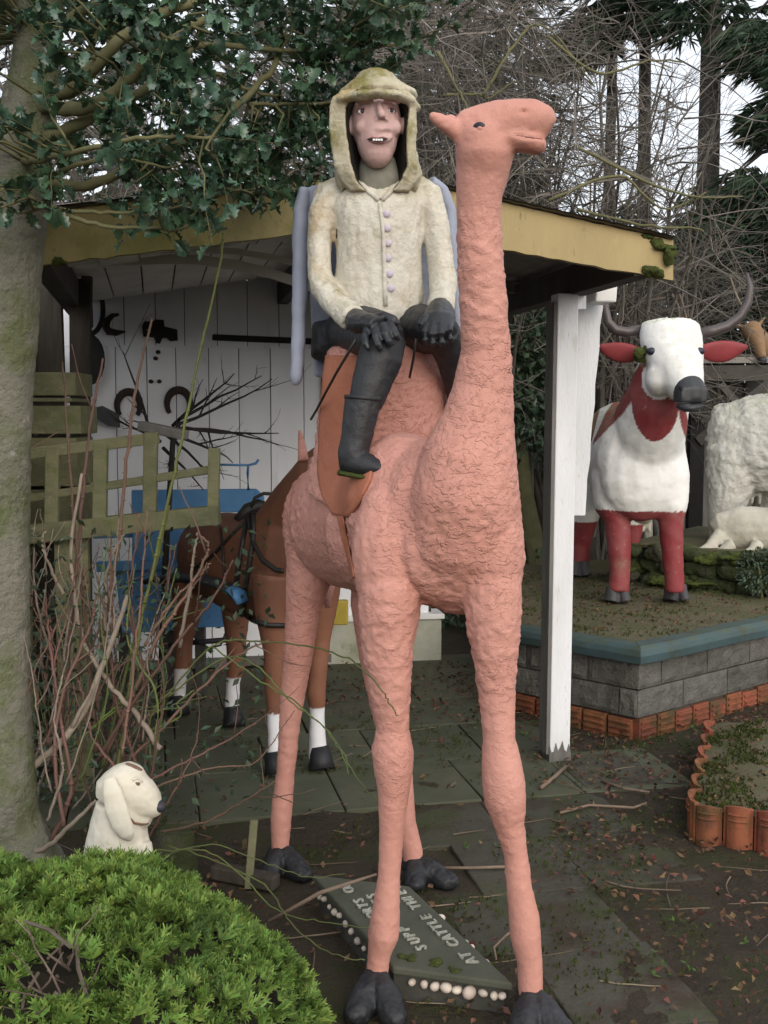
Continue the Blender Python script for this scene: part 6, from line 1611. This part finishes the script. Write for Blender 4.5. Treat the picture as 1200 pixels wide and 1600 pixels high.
# long pale shoots standing out of the tangle
sh_ = empty('arching_shoots', at(830, 400, 7.5), label='long pale green arching shoots standing out of the grey tangle', cat='branch')
for pts in ([(690, 150), (740, 143), (765, 147), (800, 130)], [(750, 150), (790, 95), (820, 45), (850, 37), (875, 65), (930, 140)], [(690, 80), (705, 120), (720, 160), (735, 180)], [(860, 310), (960, 270), (1040, 320), (1110, 300)], [(900, 230), (1000, 280), (1080, 300), (1160, 305)], [(860, 60), (930, 110), (1010, 100), (1060, 90)], [(900, 330), (1000, 345), (1080, 350), (1100, 360)]):
    Y = TR.uniform(7.2, 7.6); q = smooth_path([at(x, y, Y)+rv(TR)*.03 for x, y in pts]); q = [p+rv(TR)*.006 for p in q]; MB().tube(q, [.011*(1-.6*i/len(q)) for i in range(len(q))], 7).build('shoot', M['limb'], sh_, smooth=True)
for pts in ([(1052, 435), (1065, 470), (1075, 505), (1090, 530)], [(1050, 460), (1060, 480), (1062, 510)], [(1140, 430), (1150, 460), (1160, 480)], [(1040, 465), (1000, 472), (945, 480)]):
    MB().tube(smooth_path([at(x, y, 8.9) for x, y in pts]), .010, 7).build('shoot', M['greycane'], sh_, smooth=True)

# thin ivy-clad tree between the camel neck and the post
ivt = empty('ivy_clad_tree', at(840, 900, 9.2), label='thin grey trunk with ivy between the camel neck and white post', cat='tree')
ivt.location.z = 0
MB().tube([V((at(848, 940, 9.2).x, 9.2, 0)), at(845, 930, 9.2), at(838, 860, 9.2), at(822, 780, 9.2), at(812, 700, 9.2), at(812, 600, 9.2), at(804, 500, 9.2), at(790, 380, 9.2), at(800, 250, 9.2)], [.09, .085, .08, .07, .065, .06, .055, .05, .03], 12).build('trunk', M['limb'], ivt, smooth=True)
ivm = MB(); IV = random.Random(9)
for k in range(4600):
    c = IV.choices([(835, 560, 45, 90), (830, 650, 40, 60), (700, 985, 45, 40), (800, 500, 60, 40), (860, 600, 40, 90), (850, 900, 40, 45), (780, 980, 60, 25)], [1.6, 1, .5, 1, .9, .25, .3])[0]
    p = at(IV.gauss(c[0], c[2]*.5), IV.gauss(c[1], c[3]*.5), IV.uniform(8.7, 9.9))
    if p.z < .05: continue
    simple_leaf(ivm, p, (rv(IV)+V((0, 0, -.4))).normalized(), (V((0, -.7, .6))+rv(IV)*.7).normalized(), IV.uniform(.05, .095))
ivm.build('crown', M['ivy'], ivt, fixn=False, kind='stuff')
# grey-green plant on the mossy wall at the right edge
pw = empty('wall_plant', at(1185, 900, 7.5), label='grey-green bushy plant on the mossy wall at the right edge', cat='plant')
pm_ = MB()
for k in range(700):
    q = rv(IV)
    while q.length > 1: q = rv(IV)
    p = at(1188, 893, 7.42)+V((q.x*.16, q.y*.12, q.z*.15)); simple_leaf(pm_, p, (q+rv(IV)*.6).normalized(), (V((0, -.4, .8))+rv(IV)).normalized(), IV.uniform(.02, .035))
pm_.build('foliage', M['ivy'], pw, fixn=False, kind='stuff')
MB().tube([at(1190, 935, 7.42), at(1188, 900, 7.42), at(1184, 880, 7.42)], [.012, .009, .004], 6).build('stem', M['limb'], pw, smooth=True)

# ---------------------------------------------------------------- leaf litter, moss, twigs, weeds
LR = random.Random(15)
lit = MB()
inshed = lambda x, y: (V((x, y, 0))-PO).dot(FD) > .0 and (V((x, y, 0))-PO).dot(FD) < 3.0 and 0 < (V((x, y, 0))-PO).dot(BD) < 3.0
def dead_leaf(mb, p, s, rng, up=1.0):
    n = (V((0, 0, up))+rv(rng)*.65).normalized(); d = rv(rng); d = (d-n*d.dot(n)).normalized(); x = d.cross(n)
    c = s*rng.uniform(-.2, .35)
    mb.add([p, p+d*s*.4+x*s*.3+n*c, p+d*s, p+d*s*.4-x*s*.3+n*c, p+d*s*.5], [(0, 1, 4), (1, 2, 4), (2, 3, 4), (3, 0, 4)])
k = 0
while k < 14000:
    x, y = LR.uniform(-1.6, 2.9), LR.uniform(2.4, 7.6)
    dn = noise.noise(V((x*1.6, y*1.6, 4)))
    keep = max(.08, min(1, (dn+.5*noise.noise(V((x*4.5, y*4.5, 2)))+.12)*2.0))
    if inshed(x, y): keep = .10+.25*max(0, dn) if y < 6.2 else .5
    if x > .35 and y > 6.0: keep = 1
    if x > .75 and y < 5.9: keep += .45
    if LR.random() > keep: k += 1; continue
    k += 1
    dead_leaf(lit, V((x, y, max(ground_h(x, y), .011)+LR.uniform(.004, .014))), LR.uniform(.014, .040), LR)
for k in range(1100):      # on the platform
    x, y = LR.uniform(.8, 2.4), LR.uniform(6.2, 8.6)
    u_ = V((x, y, 0))-C_
    if u_.dot(-nr) < .1 or u_.dot(-nl) < .1: continue
    dead_leaf(lit, V((x, y, ZP+.006)), LR.uniform(.015, .035), LR)
for k in range(420):
    s_, t_ = LR.random(), LR.random(); p = corners[0].lerp(corners[1], s_).lerp(corners[3].lerp(corners[2], s_), t_)
    dead_leaf(lit, V((p.x, p.y, HB+.005+.03*math.sin(math.pi*s_)*math.sin(math.pi*t_))), LR.uniform(.012, .03), LR)
lit.build('leaf_litter', M['litter'], fixn=False, label='brown dead leaves scattered over the soil and paving', cat='leaves', kind='stuff')
gb = MB()
for k in range(16000):
    x, y = LR.uniform(-1.5, 2.6), LR.uniform(2.5, 6.3); dn = noise.noise(V((x*1.9+3, y*1.9, 8)))+.5*noise.noise(V((x*6, y*6, 8)))
    pxl, pyl = proj(V((x, y, 0)))
    bias = .25 if (620 < pxl < 1000 and 1290 < pyl) else 0
    if dn+bias < .22: continue
    p = V((x, y, max(ground_h(x, y), .010)))
    h = LR.uniform(.005, .016)
    for q in range(2):
        w = rv(LR); w.z = 0; w = w.normalized()*h*.45; t = rv(LR)*h*.5; gb.add([p-w, p+w, p+V((t.x, t.y, h))], [(0, 1, 2)])
for k in range(2600):
    s_, t_ = LR.random(), LR.random(); p = corners[0].lerp(corners[1], s_).lerp(corners[3].lerp(corners[2], s_), t_)
    if noise.noise(p*4) < -.05: continue
    p = V((p.x, p.y, HB-.03+.02*noise.noise(p*6)+.035*math.sin(math.pi*s_)*math.sin(math.pi*t_))); h = LR.uniform(.008, .022)
    for q in range(2):
        w = rv(LR); w.z = 0; w = w.normalized()*h*.45; t = rv(LR)*h*.5; gb.add([p-w, p+w, p+V((t.x, t.y, h))], [(0, 1, 2)])
for k in range(2600):
    x, y = LR.uniform(.8, 2.6), LR.uniform(6.1, 8.6); u_ = V((x, y, 0))-C_
    if u_.dot(-nr) < .1 or u_.dot(-nl) < .1 or noise.noise(V((x*3, y*3, 2))) < .05: continue
    p = V((x, y, ZP)); h = LR.uniform(.008, .02)
    w = rv(LR); w.z = 0; w = w.normalized()*h*.5; t = rv(LR)*h*.5; gb.add([p-w, p+w, p+V((t.x, t.y, h))], [(0, 1, 2)])
gb.build('moss_tufts', M['moss'], fixn=False, label='green moss growing over the soil and between slabs', cat='moss', kind='stuff')
wd_ = MB()
for k in range(420):
    x, y = LR.uniform(.3, 2.6), LR.uniform(2.8, 6.2)
    if noise.noise(V((x*2.5, y*2.5, 14))) < .05: continue
    p = V((x, y, max(.010, ground_h(x, y))+.002))
    for q in range(3): simple_leaf(wd_, p, (rv(LR)+V((0, 0, .5))).normalized(), V((0, 0, 1)), LR.uniform(.012, .028))
wd_.build('weeds', M['greenbit'], fixn=False, label='tiny green weeds dotted over the bare soil', cat='weeds', kind='stuff')
gt = MB()
for k in range(95):
    x, y = LR.uniform(-1.2, 2.6), LR.uniform(2.7, 6.4); a_ = LR.uniform(0, 6.3)
    q = wander(V((x, y, max(0, ground_h(x, y))+.012)), V((math.cos(a_), math.sin(a_), 0)), LR.uniform(.06, .32), 4, .2, LR); q = [V((v.x, v.y, max(v.z*.3, max(0, ground_h(v.x, v.y))+.006))) for v in q]
    r0 = LR.uniform(.0015, .004); gt.tube(q, [r0, r0, r0*.8, r0*.7, r0*.4], 4, caps=False)
gt.build('fallen_twigs', M['twig'], fixn=False, label='small fallen twigs lying on the ground', cat='twigs', kind='stuff')
def groundstick(pts, r, label):
    MB().tube([gnd(x, y, .018) for x, y in pts], r, 6).build('fallen_stick', M['twig'], smooth=True, label=label, cat='stick', group='sticks on the ground')
groundstick([(845, 1231), (865, 1215), (888, 1194)], .010, 'pale broken stick leaning at the foot of the white post')
groundstick([(875, 1270), (920, 1258), (990, 1262), (1010, 1255)], .006, 'thin pale stick lying behind the paving right of the post')
groundstick([(940, 1220), (975, 1232), (1015, 1238)], .006, 'short curved stick on the soil near the terracotta edging')
groundstick([(680, 1356), (740, 1356), (800, 1354)], .006, 'straight thin stick lying beside the rear right hoof')
MB().tube([gnd(420, 1440, .03), gnd(500, 1395, .14), gnd(545, 1380, .15), gnd(588, 1366, .15)], [.006, .007, .006, .004], 7).build('fallen_stick', M['twig'], smooth=True, label='long pale stick lying across the upper corner of the sign', cat='stick', group='sticks on the ground')
MB().tube([gnd(775, 1500, .01), gnd(772, 1480, .04), gnd(790, 1462, .07), gnd(800, 1455, .07)], .004, 7).build('fallen_stick', M['twig'], smooth=True, label='small bent pale twig standing by the front right leg', cat='stick', group='sticks on the ground')
